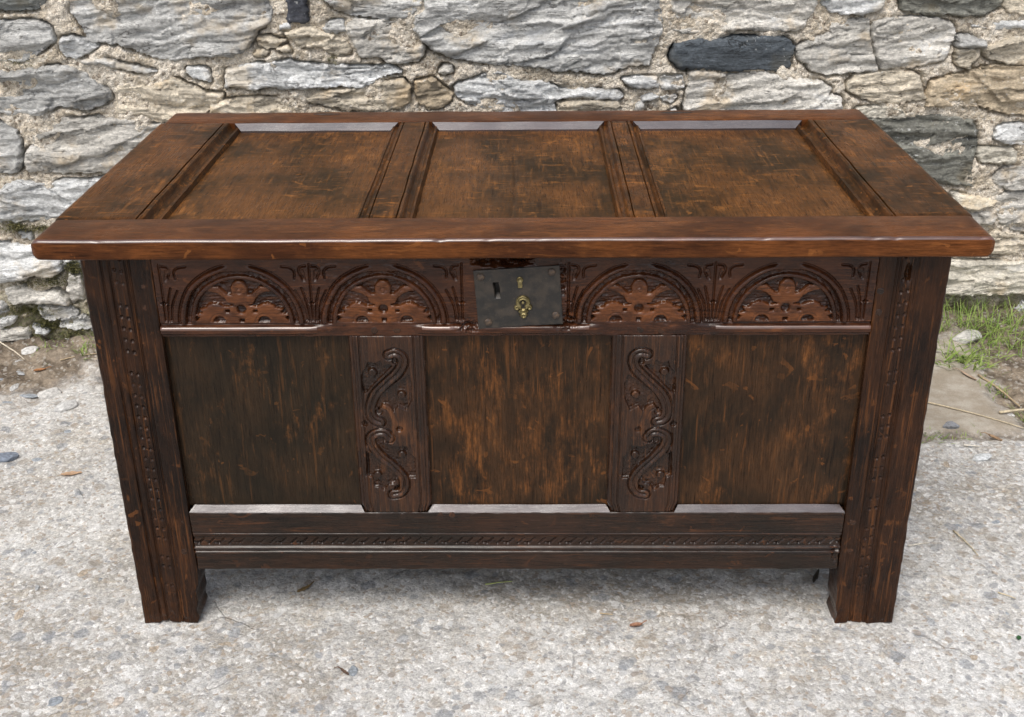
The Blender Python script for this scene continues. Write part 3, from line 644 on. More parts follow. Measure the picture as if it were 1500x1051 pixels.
def stile_warp(side):
    def w(x, z):
        inner = .485
        ax = np.abs(x); k = sstep(.10, .01, z)*sstep(.045, .095, (ax-.58)*-1)
        worn = (.010 if side < 0 else .006)*k*(1+.6*N2(z*45+side, x*0))
        ax = ax+np.where(ax < .535, worn, 0)
        ax = ax-.0015*np.clip(N3(z*30, x*0+side), 0, 1)*(ax > .57)
        z2 = np.where(z < .02, z+(.02-z)/.02*.0030*np.clip(.5+N1(x*32, z*0), 0, 1.2), z)
        return np.sign(x)*ax, z2
    return w
for side in (-1, 1):
    xs = arr(-.58, -.4855, .001) if side < 0 else arr(.4855, .58, .001)
    slab("stile", xs, arr(-.004, HB, .0016), stile_h(side), -.055, W_STILE, chest, warp=stile_warp(side), edge=.0025)

# carved top rail -----------------------------------------------------------
ARCH = [-.3712, -.1768, .1691, .3673]; AZ = .5085
LEAF_U = [(-.0, .026), (-.0165, .0285), (-.0205, .036), (-.028, .0425), (-.037, .0460), (-.0500, .0470), (-.0385, .0535), (-.028, .0535), (-.0215, .0475), (-.0155, .0425), (-.009, .0420), (0, .045)]
LEAF_L = [(0, .001), (-.066, .001), (-.0585, .008), (-.0655, .0125), (-.053, .0155), (-.0575, .0205), (-.0475, .0225), (-.0450, .0265), (-.037, .0295), (-.029, .0280), (-.0215, .0245), (0, .028)]
R_O, R_I = .0855, .0705
def rail_h(x, z):
    h = grain(x, z, 'a')+.0004*fbm(N2, x*8, z*20, 3)
    tool = fbm(N4, x*210, z*420, 3, .6)
    tool2 = np.abs(fbm(N3, x*170, z*260, 2)); rub = 0*x
    rdg = fbm(N2, x*55, z*300, 2)
    for c in ARCH:
        jx = .0012*N1(x*25+c*50, z*25); xx = x-c+jx; zz = z-AZ
        m = np.abs(xx) < .1
        r = np.hypot(xx, zz); up = sstep(-.002, .001, zz)*m
        ang = np.arctan2(zz, xx)
        # outer ridge, rounded, with a fine central groove
        topfade = sstep(1.86, 1.74, np.abs(ang-np.pi/2)+1.57) if False else sstep(.12, .30, np.abs(ang-np.pi/2))
        gro = np.clip(1-np.abs(r-R_O-.0008)/.0022, 0, 1)*.0042+np.clip(1-np.abs(r-R_O+.0092)/.0018, 0, 1)*.0042
        rid = np.exp(-((r-R_O+.0042)/.0028)**2)*.0030
        h = h+up*topfade*(rid-gro)
        # gouged channel
        ch = sstep(R_I-.0002, R_I+.0006, r)*sstep(R_O-.0092, R_O-.0102, r)
        nick = .6*np.clip(fbm(N2, ang*9+c*31, r*260, 2), -.6, 1)+.25*np.cos(ang*30+c*40+4*N2(xx*30, zz*30))
        h = h-up*ch*(.0050+.0016*nick+.0007*tool)
        h = h+up*np.exp(-((r-R_I+.0028)/.0020)**2)*.0014
        # sunk ground and the palmette standing in it
        inner = sstep(R_I-.0054, R_I-.0062, r)*up*sstep(.0005, .0020, zz)
        ax = -np.abs(xx)
        f = np.maximum(poly_sd(ax, zz, LEAF_U), poly_sd(ax, zz, LEAF_L))
        f = np.maximum(f, 1-0*f-1+.0108-np.hypot(xx, (zz-.0485)*.80))
        f = np.maximum(f, np.minimum(.0105-np.abs(xx), .045-zz))
        f = f-.00025*tool
        hole = np.minimum(np.hypot(xx, zz-.0205)-.0062, np.where(zz > .0012, np.hypot(ax+.0305, zz-.0012)-.0088, 1))
        hole = np.minimum(hole, np.maximum(np.abs(ax+.0185)-.0028, np.abs(zz-.0180)-.0020))
        hole = np.minimum(hole, np.maximum(np.abs(xx)-.0032, np.abs(zz-.0040)-.0026))
        fl = sstep(-.0007, .0003, np.minimum(f, hole))
        dome = .0010*sstep(.0, .004, np.minimum(f, hole))-.0008
        vein = np.exp(-((np.hypot(ax+.0345, zz-.0385)-.0125)/.0010)**2)*.0013*(zz > .036)*(zz < .050)
        vein = vein+np.exp(-((np.hypot(xx, zz-.0475)-.0035)/.0010)**2)*.0016
        vein = vein+np.exp(-((np.hypot(ax+.0305, zz-.0012)-.0125)/.0010)**2)*.0012
        bgd = -(.0068+.0006*tool+.0006*tool2+.0011*rdg)
        rub = np.maximum(rub, inner*fl*(.45+.55*sstep(.075, .02, r)))
        h = h+inner*np.where(True, (1-fl)*bgd+fl*(dome-vein), 0)
    # sheaves of stalks between the arches
    for c, wd, left, right in ((-.4755, .022, 0, 1), (-.274, .020, 1, 1), (-.0700, .021, 1, 0), (.0735, .018, 0, 1), (.2685, .021, 1, 1), (.4725, .021, 1, 0)):
        zz = z-AZ; L = []
        for s in (-1, 1):
            if (s < 0 and not left) or (s > 0 and not right): continue
            L += [smooth_line([(c+s*.004, .003), (c+s*.006, .030), (c+s*.012, .052)]), smooth_line([(c+s*.0085, .004), (c+s*.0105, .026), (c+s*.021, .048)]),
                  smooth_line([(c+s*.004, .084), (c+s*.012, .083), (c+s*.0145, .076), (c+s*.0100, .066)]), smooth_line([(c+s*.036, .083), (c+s*.025, .082), (c+s*.0190, .076), (c+s*.0205, .066)])]
        L += [[(c, .004), (c+.0005, .086)], [(c-.003, .030), (c+.003, .030)]]
        near_ = np.abs(x-c) < .05
        for pl in L:
            d = line_d(x, zz, pl)
            h = h-np.where(near_, .0040*np.clip(1-d/.0021, 0, 1)-.0006*np.exp(-((d-.0030)/.0011)**2), 0)
        for s in (-1, 1):
            if (s < 0 and not left) or (s > 0 and not right): continue
            h = h-.0022*np.where(near_, np.exp(-((x-c-s*.0065)**2+(zz-.004)**2)/.0018**2), 0)
            pk = sstep(.0035, .0015, np.abs(x-c-s*.008-(zz-.066)*s*.15))*sstep(.060, .064, zz)*sstep(.080, .076, zz)
            h = h-pk*(.0028+.0006*tool)*near_
    # run bead along the bottom edge, worn away at the muntins
    worn = np.clip(sstep(-.285, -.245, x)*sstep(-.110, -.150, x)+sstep(.085, .130, x)*sstep(.300, .235, x), 0, 1)
    bead = sstep(.4905, .4945, z)*sstep(.5060, .5020, z)
    lowr = sstep(.4930, .4900, z)
    h = h+(1-worn)*(.0042*bead*np.sqrt(np.clip(1-((z-.498)/.0078)**2, 0, 1))-.0030*np.exp(-((z-.5065)/.0012)**2))
    h = h+worn*(.0010*fbm(N4, x*50, z*90, 3)-.0012*sstep(.502, .490, z))
    # ragged damage round the lock and the bitten-out top edge
    dmg = np.exp(-(((x-.072)/.012)**2+((z-.512)/.012)**2))+np.exp(-(((x+.064)/.014)**2+((z-.503)/.008)**2))+.8*np.exp(-(((x-.066)/.006)**2+((z-.575)/.022)**2))
    h = h+dmg*(-.0055+.0075*fbm(N2, x*130, z*190, 3))
    bite = sstep(-.060, -.048, x)*sstep(.035, .010, x)*sstep(.588, .600, z+.005*N1(x*70, z*0))
    h = h-bite*(.020+.016*fbm(N4, x*60, z*260, 4, .7))
    ca, sa = math.cos(.062), math.sin(.062); lx, lz = (x-.0065)*ca+(z-.5465)*sa, -(x-.0065)*sa+(z-.5465)*ca
    h = np.where((np.abs(lx) < .050) & (np.abs(lz) < .036), -.020, h)
    RUB.append(rub)
    return h
RUB = []
crail = slab("carved_rail", arr(-.4845, .4845, .001), arr(.4885, HB-.001, .001), rail_h, -.040, W_CARVED, chest, edge=.0018)
def set_rub(o, a):
    me = o.data; v = np.zeros(len(me.vertices), np.float32); v[:a.size] = a.ravel(); at = me.attributes.new("rubbed", 'FLOAT', 'POINT'); at.data.foreach_set("value", v)
set_rub(crail, RUB[0])
crail.data.materials.append(W_ARRIS)
_c = np.zeros(len(crail.data.polygons)*3); crail.data.polygons.foreach_get("center", _c); _c = _c.reshape(-1, 3)
_w = np.clip(sstep(-.285, -.245, _c[:, 0])*sstep(-.110, -.150, _c[:, 0])+sstep(.085, .130, _c[:, 0])*sstep(.300, .235, _c[:, 0]), 0, 1)
_mi = ((_c[:, 2] > .4998) & (_c[:, 2] < .5035) & (_c[:, 1] < .002) & (_w < .35) & (np.abs(_c[:, 0]-.006) > .07)).astype(np.int32)
crail.data.polygons.foreach_set("material_index", _mi)

# muntins ------------------------------------------------------------------
# scroll carving of one muntin, millimetres from its centre
s1 = [(3.2,115.1),(12.4,118.4),(21.4,111.4),(22.0,98.8),(12.5,84.7),(-3.5,70.6),(-19.9,53.4),(-27.3,36.1),(-28.2,21.5),(-23.1,12.1),(-14.7,9.1)]
s2 = [(-3.2,-17.0),(-8.0,-9.0),(-18.3,-8.0),(-30.4,-14.0),(-30.0,-28.9),(-16.7,-48.6),(0.8,-65.4),(14.4,-83.9),(15.5,-99.4),(8.5,-110.3),(-3.0,-111.8)]
pit1 = [(-36.3,87.7),(-39.0,53.4),(-31.2,56.3),(-14.7,76.3),(6.8,97.4),(1.9,100.3),(-7.1,97.5),(-9.1,105.9),(-18.2,101.7),(-26.9,104.5),(-30.0,94.7)]
pit2 = [(28.4,84.1),(32.1,70.5),(32.2,44.6),(23.7,27.2),(12.4,34.5),(4.1,22.9),(-3.1,33.1),(-10.7,34.6),(-17.7,24.4),(-19.4,38.9),(-10.9,53.4),(7.8,67.7)]
pit3 = [(5.1,-32.0),(20.9,-30.5),(23.0,-41.1),(31.8,-50.2),(31.6,-83.9),(21.0,-83.9),(8.8,-62.3),(-8.8,-47.1),(-20.8,-29.0),(-12.8,-26.0)]
pit4 = [(-38.6,-41.0),(-41.1,-80.7),(-32.0,-83.8),(-30.3,-99.3),(-23.6,-99.3),(-16.0,-105.6),(-8.7,-94.7),(2.0,-93.1),(2.8,-77.7),(-14.7,-59.3),(-29.6,-44.0)]
leaf = [(-8.2,33.1),(-0.6,30.2),(3.7,15.5),(6.7,-2.2),(3.3,-17.0),(-1.0,-24.5)]
holes = [(11.0,104.4),(-15.1,24.4),(-15.7,-22.1),(4.2,-100.9),(11.8,-3.1),(-37.8,5.3)]
berries = [(-21.6,87.6),(17.2,51.9),(13.6,-45.6),(-23.8,-79.2)]
def muntin_h(mir):
    S1 = smooth_line(s1); S2 = smooth_line(s2); LF = smooth_line(leaf)
    def H(x, z):
        xc = x-(-.1765 if mir > 0 else .1865); xm = xc*1000*mir+.9*N2(xc*40+mir, z*40); zm = (z-.345)*1000+.9*N1(xc*40, z*40+mir)
        h = grain(x, z, 'b')+.0003*fbm(N2, x*40, z*9, 3)
        tool = fbm(N4, x*260, z*260, 3, .6)
        dS = np.minimum(line_d(xm, zm, S1), line_d(xm, zm, S2)); dL = line_d(xm, zm, LF)
        pit = np.maximum(np.maximum(poly_sd(xm, zm, pit1), poly_sd(xm, zm, pit2)), np.maximum(poly_sd(xm, zm, pit3), poly_sd(xm, zm, pit4)))
        keep = sstep(8.0, 7.0, dS)
        for bx, bz in berries: keep = np.maximum(keep, sstep(6.6, 4.6, np.hypot(xm-bx, zm-bz)))
        keep = np.maximum(keep, sstep(4.5, 3.2, dL))
        p = sstep(-.3, .6, pit)*(1-keep)
        h = h-p*(.0064+.0008*tool+.0006*np.abs(fbm(N3, x*320, z*320, 2)))
        h = h-.0020*np.clip(1-dS/1.7, 0, 1)-.0044*np.clip(1-np.abs(dS-7.6)/1.5, 0, 1)*(1-p)+.0012*np.exp(-((dS-4.3)/1.7)**2)
        h = h-.0014*np.exp(-((dL-4.2)/1.0)**2)*(1-p)
        for hx, hz in holes: h = h-.0048*sstep(5.2, 3.9, np.hypot(xm-hx, zm-hz))
        RUB.append(sstep(4.4, 2.0, dL)+sstep(16, 4, np.hypot(xm-11, zm+2))*.8*(1-p))
        e = .0525-np.abs(xc)
        for g in (.0055, .0095, .0150): h = h+vgroove(e-g, .0017, .0026)
        h = h-.0035*sstep(.004, .0, e)-.002*sstep(.009, .004, e)
        return h
    return H
def muntin_warp(c):
    def w(x, z):
        k = 1-.10*sstep(.222, .2025, z); return c+(x-c)*k, z
    return w
mA = slab("muntin", arr(-.1765-.0525, -.1765+.0525, .001), arr(.2025, .4885, .001), muntin_h(1), -.03, W_MUNTIN, chest, warp=muntin_warp(-.1765), edge=.0015)
mB = slab("muntin", arr(.1865-.0525, .1865+.0525, .001), arr(.2025, .4885, .001), muntin_h(-1), -.03, W_MUNTIN, chest, warp=muntin_warp(.1865), edge=.0015)
set_rub(mA, np.clip(RUB[1], 0, 1)); set_rub(mB, np.clip(RUB[2], 0, 1)*.4)

# panels -------------------------------------------------------------------
for x0, x1, m in ((-.490, -.224, W_PANEL_DARK), (-.130, .140, W_PANEL), (.234, .490, W_PANEL)):
    def ph(x, z, x0=x0): return -.0125+.0012*fbm(N2, x*5+x0*9, z*3, 3)+grain(x, z, 'b')
    slab("front_panel", arr(x0, x1, .0022), arr(.206, .494, .004), ph, -.026, m, chest)

# lower rail ---------------------------------------------------------------
def low_h(x, z):
    h = grain(x, z, 'a')+.0005*fbm(N2, x*7, z*25, 3)
    wv = .0006*N3(x*5, x*0)
    h = h+vgroove(z-.1655-wv, .0016, .0020)+vgroove(z-.1605-wv, .0016, .0018)
    h = h-.0022*sstep(.1595, .1580, z)*sstep(.1400, .1415, z)
    h = h+.0016*np.exp(-((z-.1385-wv)/.0022)**2)+vgroove(z-.1345, .0022, .0030)+.0012*np.exp(-((z-.1305)/.0018)**2)+vgroove(z-.1270-wv, .0018, .0028)
    h = h-.0018*sstep(.1265, .1250, z)
    kx = x/.0155; fx = (kx-np.floor(kx)-.5)*.0155; sg = np.where(np.floor(kx) % 2 < 1, 1, -1)
    amp = .5+.5*np.clip(1+N1(x*9, x*0)*1.5, 0, 1.4)
    h = h-.0030*amp*np.exp(-(line_d(fx, (z-.1500), [(-.0045, -.0045), (.0045, .0045)])/.0012)**2)
    h = h-.0028*amp*np.exp(-(np.hypot(fx-.0055*sg, z-.1475)/.0016)**2)
    h = h-.004*np.exp(-(((x-.478)/.006)**2+((z-.130)/.018)**2))*(1+fbm(N2, x*120, z*90, 2))
    return h
lowrail = slab("lower_rail", arr(-.4845, .4845, .0012), arr(.0985, .2015, .001), low_h, -.042, W_LOWRAIL, chest, edge=.002)
def prism_x(name, x0, x1, prof, mat, parent, sk=.0):
    """bar along x with section prof (y, z); ends mitred by sk"""
    n = len(prof); y0 = min(p[0] for p in prof); xs = arr(x0, x1, .01); co = []
    for i, x in enumerate(xs):
        for (y, z) in prof:
            xx = x
            if i == 0: xx = x0+sk*(y-y0)
            if i == len(xs)-1: xx = x1-sk*(y-y0)
            w_ = .0006*float(N3(np.array([x*14.]), np.array([z*40.]))[0])
            co.append((xx, y, z+w_))
    q = [(i*n+j, i*n+(j+1) % n, (i+1)*n+(j+1) % n, (i+1)*n+j) for i in range(len(xs)-1) for j in range(n)]
    me = make_mesh(name, co, q, [list(range(n)), [(len(xs)-1)*n+k for k in range(n)][::-1]], False)
    bm = bmesh.new(); bm.from_mesh(me); bmesh.ops.recalc_face_normals(bm, faces=bm.faces); bm.to_mesh(me); bm.free()
    return link(name, me, mat, parent)
for x0, x1 in ((-.484, -.2235), (-.1295, .1395), (.2335, .484)):
    prism_x("chamfer", x0, x1, [(.0008, .2016), (.0113, .2086), (.0120, .2086), (.0120, .1990), (.0008, .1990)], W_CHAMFER, lowrail, .6)

# pegs ---------------------------------------------------------------------
def disc_mesh(name, r, h, seed, mat, seg=14):
    bm = bmesh.new(); rr = np.random.RandomState(seed)
    rings = []
    for k, (f, hh) in enumerate(((1, -.006), (1, h*.5), (.82, h), (.4, h*1.15))):
        rings.append([bm.verts.new((r*f*math.cos(a)*(1+.06*rr.randn()), -(hh), r*f*math.sin(a)*(1+.06*rr.randn()))) for a in np.arange(seg)*2*np.pi/seg])
    for a, b in zip(rings[:-1], rings[1:]):
        for i in range(seg): bm.faces.new((a[i], a[(i+1) % seg], b[(i+1) % seg], b[i]))
    bm.faces.new(rings[-1]); bmesh.ops.recalc_face_normals(bm, faces=bm.faces)
    me = bpy.data.meshes.new(name); bm.to_mesh(me); bm.free(); me.shade_smooth(); me.materials.append(mat); return me
PEG = [disc_mesh("peg", .0054, .0012, s, W_MUNTIN) for s in range(3)]
for k, (x, z) in enumerate(((-.4994, .5636), (-.5013, .5316), (.4918, .5529), (.4930, .522), (-.1916, .4975), (-.1606, .4985), (.172, .4975), (.201, .4965), (-.2027, .195), (-.1672, .1955), (-.1114, .1965), (-.0942, .197), (.165, .194), (.205, .194), (-.4985, .186), (-.5005, .132), (.4975, .184), (.4990, .134))):
    o = link("peg", PEG[k % 3], None, chest); o.location = (x, .0012, z); o.rotation_euler = (0, k*.9, 0)

# lock ---------------------------------------------------------------------
def rot_to(cx, cz, ang, y0):
    ca, sa = math.cos(ang), math.sin(ang)
    return lambda a, b, h: np.stack([cx+a*ca-b*sa, y0-h, cz+a*sa+b*ca], -1)
LK = rot_to(.0065, .5465, .062, -.0005)
def plate_h(a, b):
    h = .0030+.0006*fbm(N2, a*35, b*35, 3)-.0006*np.exp(-(((a+.0)/.03)**2+((b-.02)/.01)**2))
    slot = (np.abs(a+.0285+.06*(b-.013)) < .0036) & (np.abs(b-.0125) < .0115)
    return np.where(slot, -.016, h)
plate = slab("lock_plate", arr(-.0575, .0575, .0009), arr(-.0425, .0425, .0009), plate_h, -.0190, M_IRON, chest, to=LK, edge=.0014)
RIV = [disc_mesh("rivet", .0052, .0018, 30+s, M_RUST) for s in range(4)]
for k, (a, b) in enumerate(((-.0485, .0335), (.0465, .0345), (-.0435, -.0330), (.0485, -.0285))):
    o = link("rivet", RIV[k], None, plate); p = LK(np.array(a), np.array(b), np.array(.0035)); o.location = p
def esc_fn(a, b):
    d = np.minimum.reduce([np.hypot(a, b-.001)-.0100, np.hypot(np.abs(a)-.0085, b+.0065)-.0042, np.maximum(np.abs(a)-.0062-.0012*np.sin(b*900), np.abs(b+.010)-.0085), np.hypot(a, b+.0185)-.0045])
    hole = np.minimum(np.hypot(a, b)-.0042, np.maximum(np.abs(a)-.0022, np.abs(b+.005)-.0045))
    rim = .0016*np.exp(-((d+.0018)/.0011)**2)+.0012*np.exp(-((hole-.0016)/.001)**2)
    h = .0022+rim; h = np.where(d > -.0004, -.001, h); h = np.where(hole < 0, -.001, h)
    return h, (d < .0006)
esc = masked("escutcheon", -.0135, .0135, -.0245, .0125, .0006, esc_fn, rot_to(.0125, .5395, .03, -.0032), M_BRASS, plate)
def hole_fn(a, b):
    d = np.minimum(np.hypot(a, b)-.0036, np.maximum(np.abs(a)-.0017, np.abs(b+.004)-.0035))
    return .0012-.002*sstep(-.0012, 0, d), d < 0
masked("keyhole", -.005, .005, -.009, .005, .0005, hole_fn, rot_to(.0125, .5395, .03, -.0024), mat_simple("keyhole_black", (.004, .004, .004), (.008, .007, .006), 50, .8), esc)
pin = link("key_pin", disc_mesh("key_pin", .0022, .0016, 44, M_BRASS, 10), None, esc); pin.location = (.0125, -.0046, .5400)
def cov_fn(a, b):
    d = np.minimum(np.hypot(a, b)-.0048, np.maximum(np.abs(a)-.0034-.0001*b, np.abs(b+.0065)-.0055))
    h = .0014+.0008*np.exp(-((d+.0014)/.001)**2)-.0010*np.exp(-(np.hypot(a, b)/.0016)**2)
    return np.where(d > -.0003, -.001, h), d < .0006
masked("keyhole_cover", -.0065, .0065, -.0135, .0065, .0006, cov_fn, rot_to(.0085, .5725, .05, -.0030), M_BRASS, plate)

# sides, back and floor ----------------------------------------------------
DB = .625
def box(name, lo, hi, mat, parent, bev=.002):
    bm = bmesh.new(); bmesh.ops.create_cube(bm, size=1.0)
    for v in bm.verts: v.co = [(lo[i]+hi[i])/2+v.co[i]*(hi[i]-lo[i]) for i in range(3)]
    bmesh.ops.bevel(bm, geom=bm.edges[:], offset=bev, segments=2, affect='EDGES', profile=.5)
    me = bpy.data.meshes.new(name); bm.to_mesh(me); bm.free(); return link(name, me, mat, parent)
for s in (-1, 1):
    e = lambda a, b: (min(s*a, s*b), max(s*a, s*b))
    x0, x1 = e(.486, .580); box("stile", (x0, DB-.055, 0), (x1, DB, HB-.001), W_STILE, chest)
    x0, x1 = e(.545, .578); box("side_rail", (x0, .0555, .49), (x1, DB-.0555, HB-.001), W_LOWRAIL, chest)
    x0, x1 = e(.545, .578); box("side_rail", (x0, .0555, .10), (x1, DB-.0555, .20), W_LOWRAIL, chest)
    x0, x1 = e(.551, .566); box("side_panel", (x0, .050, .195), (x1, DB-.050, .495), W_PANEL_DARK, chest)
box("back_board", (-.4855, DB-.03, .10), (.4855, DB-.008, HB-.001), M_DARKWOOD, chest)
box("floor_board", (-.545, .043, .115), (.545, DB-.0305, .135), M_DARKWOOD, chest)

# lid ----------------------------------------------------------------------
lid = empty("lid", (0, 0, 0), chest)
XL, XR, YF, YB = -.6302, .6225, -.030, .647
def nose(p0, z0, p1, z1, r0, r1, n=6):
    """section from (p0, z0) to (p1, z1): the p0 side rounded with radius r0, the p1 side with r1"""
    P = []
    for cx, cz, r, a0 in ((p0+r0, z0+r0, r0, 180), (p1-r1, z0+r1, r1, 270), (p1-r1, z1-r1, r1, 0), (p0+r0, z1-r0, r0, 90)):
        for k in range(n+1):
            a = math.radians(a0+90*k/n); P.append((cx+r*math.cos(a), cz+r*math.sin(a)))
    return P
alongx = lambda t, p, z: np.stack([t, p, z+0*t], -1)
alongy = lambda t, p, z: np.stack([p, t, z+0*t], -1)
sweep("lid_rail", nose(YF, HB, .0555, LT, .0045, .0012), arr(XL, XR, .004), alongx, W_LIDRAIL, lid, .0005, .010, 1, (21, 26, W_ARRIS))
sweep("lid_rail", nose(.5745, HB, YB, LT, .0015, .006), arr(XL+.004, XR-.002, .008), alongx, W_LIDRAIL, lid, .0007, .010, 5)
def dens(P, step=.004):
    out = []
    for a, b in zip(P, P[1:]+P[:1]):
        k = max(1, int(math.hypot(b[0]-a[0], b[1]-a[1])/step)); out += [(a[0]+(b[0]-a[0])*i/k, a[1]+(b[1]-a[1])*i/k) for i in range(k)]
    return out
def mould(x, s):   # inner moulding of a lid member ending at x, s = +1 when the panel lies to the right
    return [(x+s*p*.001, LT+z*.001) for p, z in ((-31.5, 0), (-30.4, -4.6), (-29, -.5), (-25.5, 1.3), (-21.5, .4), (-19.5, -3), (-18.5, -6.8), (-15, -10.8), (-11, -12), (-8.6, -11), (-7.8, -8.2), (-3.4, -8.4), (-2.4, -12), (0, -16.5))]
sweep("lid_board", dens([(XL+.003, HB), (XL, HB+.005), (XL, LT-.006), (XL+.002, LT-.002), (XL+.006, LT)]+mould(-.485, 1)+[(-.485, HB)]), arr(.0575, .5725, .006), alongy, W_LIDBOARD, lid, .0006, .002, 9)
sweep("lid_board", dens((mould(.486, -1)[::-1]+[(XR-.006, LT), (XR-.002, LT-.002), (XR, LT-.006), (XR, HB+.005), (XR-.003, HB), (.486, HB)])), arr(.0575, .5725, .006), alongy, W_LIDBOARD, lid, .0006, .002, 13)
def mould2(x, s):
    return [(x+s*p*.001, LT+z*.001) for p, z in ((-24, 0), (-23.2, -3.6), (-22, -.3), (-18.5, .7), (-16, -1.8), (-15, -5.6), (-12, -9), (-9, -9.8), (-7.2, -9), (-6.6, -6.8), (-3.2, -7.2), (-2.2, -11.5), (0, -16.5))]
for x0, x1, sd_ in ((-.2205, -.1370, 21), (.1410, .2150, 27)):
    sweep("lid_muntin", dens([(x0, HB)]+mould2(x0, -1)[::-1]+mould2(x1, 1)+[(x1, HB)]), arr(.0575, .5725, .006), alongy, W_LIDBOARD, lid, .0006, .002, sd_)
for x0, x1 in ((-.489, -.217), (-.140, .144), (.212, .490)):
    def lh(x, y, x0=x0):
        h = LT-.0155+.0010*fbm(N2, x*5+x0*7, y*4, 3)+.00012*fbm(N1, x*300, y*12, 2)
        if x0 == -.140:
            xc = -.012+.012*np.sin(y*6); h = h-.0022*np.exp(-((x-xc)/.0020)**2)*sstep(.5, .3, y)
        if x0 == -.489: h = h-.0015*np.exp(-(((x+.335)/.008)**2+((y-.31)/.006)**2))
        return h
    slab("lid_panel", arr(x0, x1, .0016), arr(.050, .580, .005), lh, HB+.001, W_LIDPANEL, lid, to=TOP)
for x0, x1 in ((-.4850, -.2205), (-.1370, .1410), (.2150, .4860)):
    prism_x("lid_chamfer", x0+.001, x1-.001, [(.5612, LT-.0125), (.5738, LT-.0018), (.5743, LT-.0018), (.5743, LT-.020), (.5612, LT-.020)], W_CHAMFER, lid, -1.0)
for x, y, w_ in ((-.342, .628, .030), (.285, .625, .034)):       # iron hinge ends let into the back rail
    def hf(a, b, w_=w_):
        d = np.hypot(a/w_, b/.0045)-1; return .0012+.0006*fbm(N3, a*200, b*300, 2)-.002*sstep(-.3, 0, d), d < 0.02
    masked("hinge", -w_, w_, -.006, .006, .001, hf, (lambda cx, cy: (lambda a, b, h: np.stack([cx+a, cy+b, LT+h-.0003], -1)))(x, y), M_IRON, lid)

# ------------------------------------------------------------------ grass, moss and litter
def blade_mesh(name, blades, mat):
    co, q = [], []
    for (p, az, ln, lean, w_, curl) in blades:
        d = np.array([math.cos(az), math.sin(az)]); sdv = np.array([-d[1], d[0]]); n = 5; b0 = len(co)
        for k in range(n):
            t = k/(n-1); ang = lean+curl*t; r_ = ln*t*math.sin(lean+curl*t*.6); zz = ln*t*math.cos(min(lean+curl*t*.6, 1.75))
            ww = w_*(1-t)**.7*.5+.0001
            c = np.array([p[0]+d[0]*r_, p[1]+d[1]*r_, p[2]+zz])
            co += [(c[0]-sdv[0]*ww, c[1]-sdv[1]*ww, c[2]), (c[0]+sdv[0]*ww, c[1]+sdv[1]*ww, c[2]+ww*.4)]
        for k in range(n-1): q.append((b0+2*k, b0+2*k+1, b0+2*k+3, b0+2*k+2))
    return make_mesh(name, co, q)
def tuft(cx, cy, n, spread, h, label, wid=.0032, lean=(.1, .9), seed=0, sy=1.0):
    r = np.random.RandomState(seed); B = []
    for _ in range(n):
        x, y = r.randn(2)*spread*.5; y *= sy; B.append(((x, y, gz(cx+x, cy+y)-gz(cx, cy)-.004), r.uniform(0, 6.28), h*r.uniform(.45, 1.1), r.uniform(*lean), wid*r.uniform(.6, 1.2), r.uniform(.2, 1.1)))
    o = link("grass_tuft", blade_mesh("grass_tuft", B, M_GRASS), M_GRASS); o.location = (cx, cy, gz(cx, cy)); tag(o, label, "grass", "grass tufts at the foot of the wall"); return o
tuft(1.085, 1.055, 300, .11, .090, "largest green grass tuft against the wall foot beside the chest", .0026, (.1, 1.1), 3)
tuft(.985, .925, 110, .06, .070, "low bright grass tuft at the corner of the smooth concrete slab", .0040, (.4, 1.2), 4)
tuft(.975, 1.04, 60, .07, .060, "thin sparse grass close behind the chest's back corner", .0022, (.1, 1.0), 8)
tuft(1.02, .79, 40, .035, .035, "tiny grass sprig on bare soil next to the dry twig", .003, (.3, 1.1), 5)
tuft(.845, .588, 150, .085, .020, "short mossy grass strip growing in the joint of the concrete", .0022, (.3, 1.3), 6, .3)
tuft(1.045, .665, 30, .03, .045, "few grass blades beside the thick straw at the slab edge", .002, (.2, .9), 12)
tuft(-.985, .945, 70, .03, .028, "small bright grass patch by the wall beside the carved chest's post", .003, (.3, 1.1), 7)
tuft(-1.085, .955, 50, .05, .022, "dull thin grass on the dirt below the mossy stones", .002, (.3, 1.2), 9)
# moss cushions in the damp joints of the wall foot
r = np.random.RandomState(5); B = []
ct, sn = math.cos(WALL_ROT), math.sin(WALL_ROT)
MOSS = [(-1.122, 0.302, 0.0171, 0.006, 500), (-1.063, 0.297, 0.0133, 0.005, 400), (-1.008, 0.203, 0.0095, 0.014, 900), (-1.056, 0.172, 0.021, 0.008, 350), (-1.102, 0.168, 0.0229, 0.006, 200), (-1.129, 0.102, 0.0248, 0.008, 900), (-1.09, 0.065, 0.0152, 0.008, 600), (-1.171, 0.044, 0.019, 0.01, 300), (-1.032, 0.039, 0.021, 0.014, 350), (-0.965, 0.071, 0.0133, 0.02, 250), (-1.048, 0.657, 0.0229, 0.004, 60), (-0.661, 0.656, 0.0076, 0.003, 0), (-0.398, 0.653, 0.0095, 0.004, 70), (1.044, 0.034, 0.0286, 0.01, 220), (1.145, 0.034, 0.0286, 0.008, 220), (-1.113, 0.024, 0.0381, 0.008, 300)]
for u0, z0, su, sz, n in MOSS:
    for _ in range(n):
        u, z = u0+r.randn()*su, max(.02, z0+r.randn()*sz); hh = .006+.012*r.rand()
        if u > 1.25: continue
        B.append(((u*ct+hh*sn, 1.08+u*sn-hh*ct, z), r.uniform(3.3, 6.1),  .008*r.uniform(.5, 1.3), r.uniform(.3, 1.5), .0020, .5))
mo = link("moss", blade_mesh("moss", B, M_MOSS), M_MOSS); tag(mo, "dark olive moss in the joints low on the stone wall", "moss", None, "stuff")

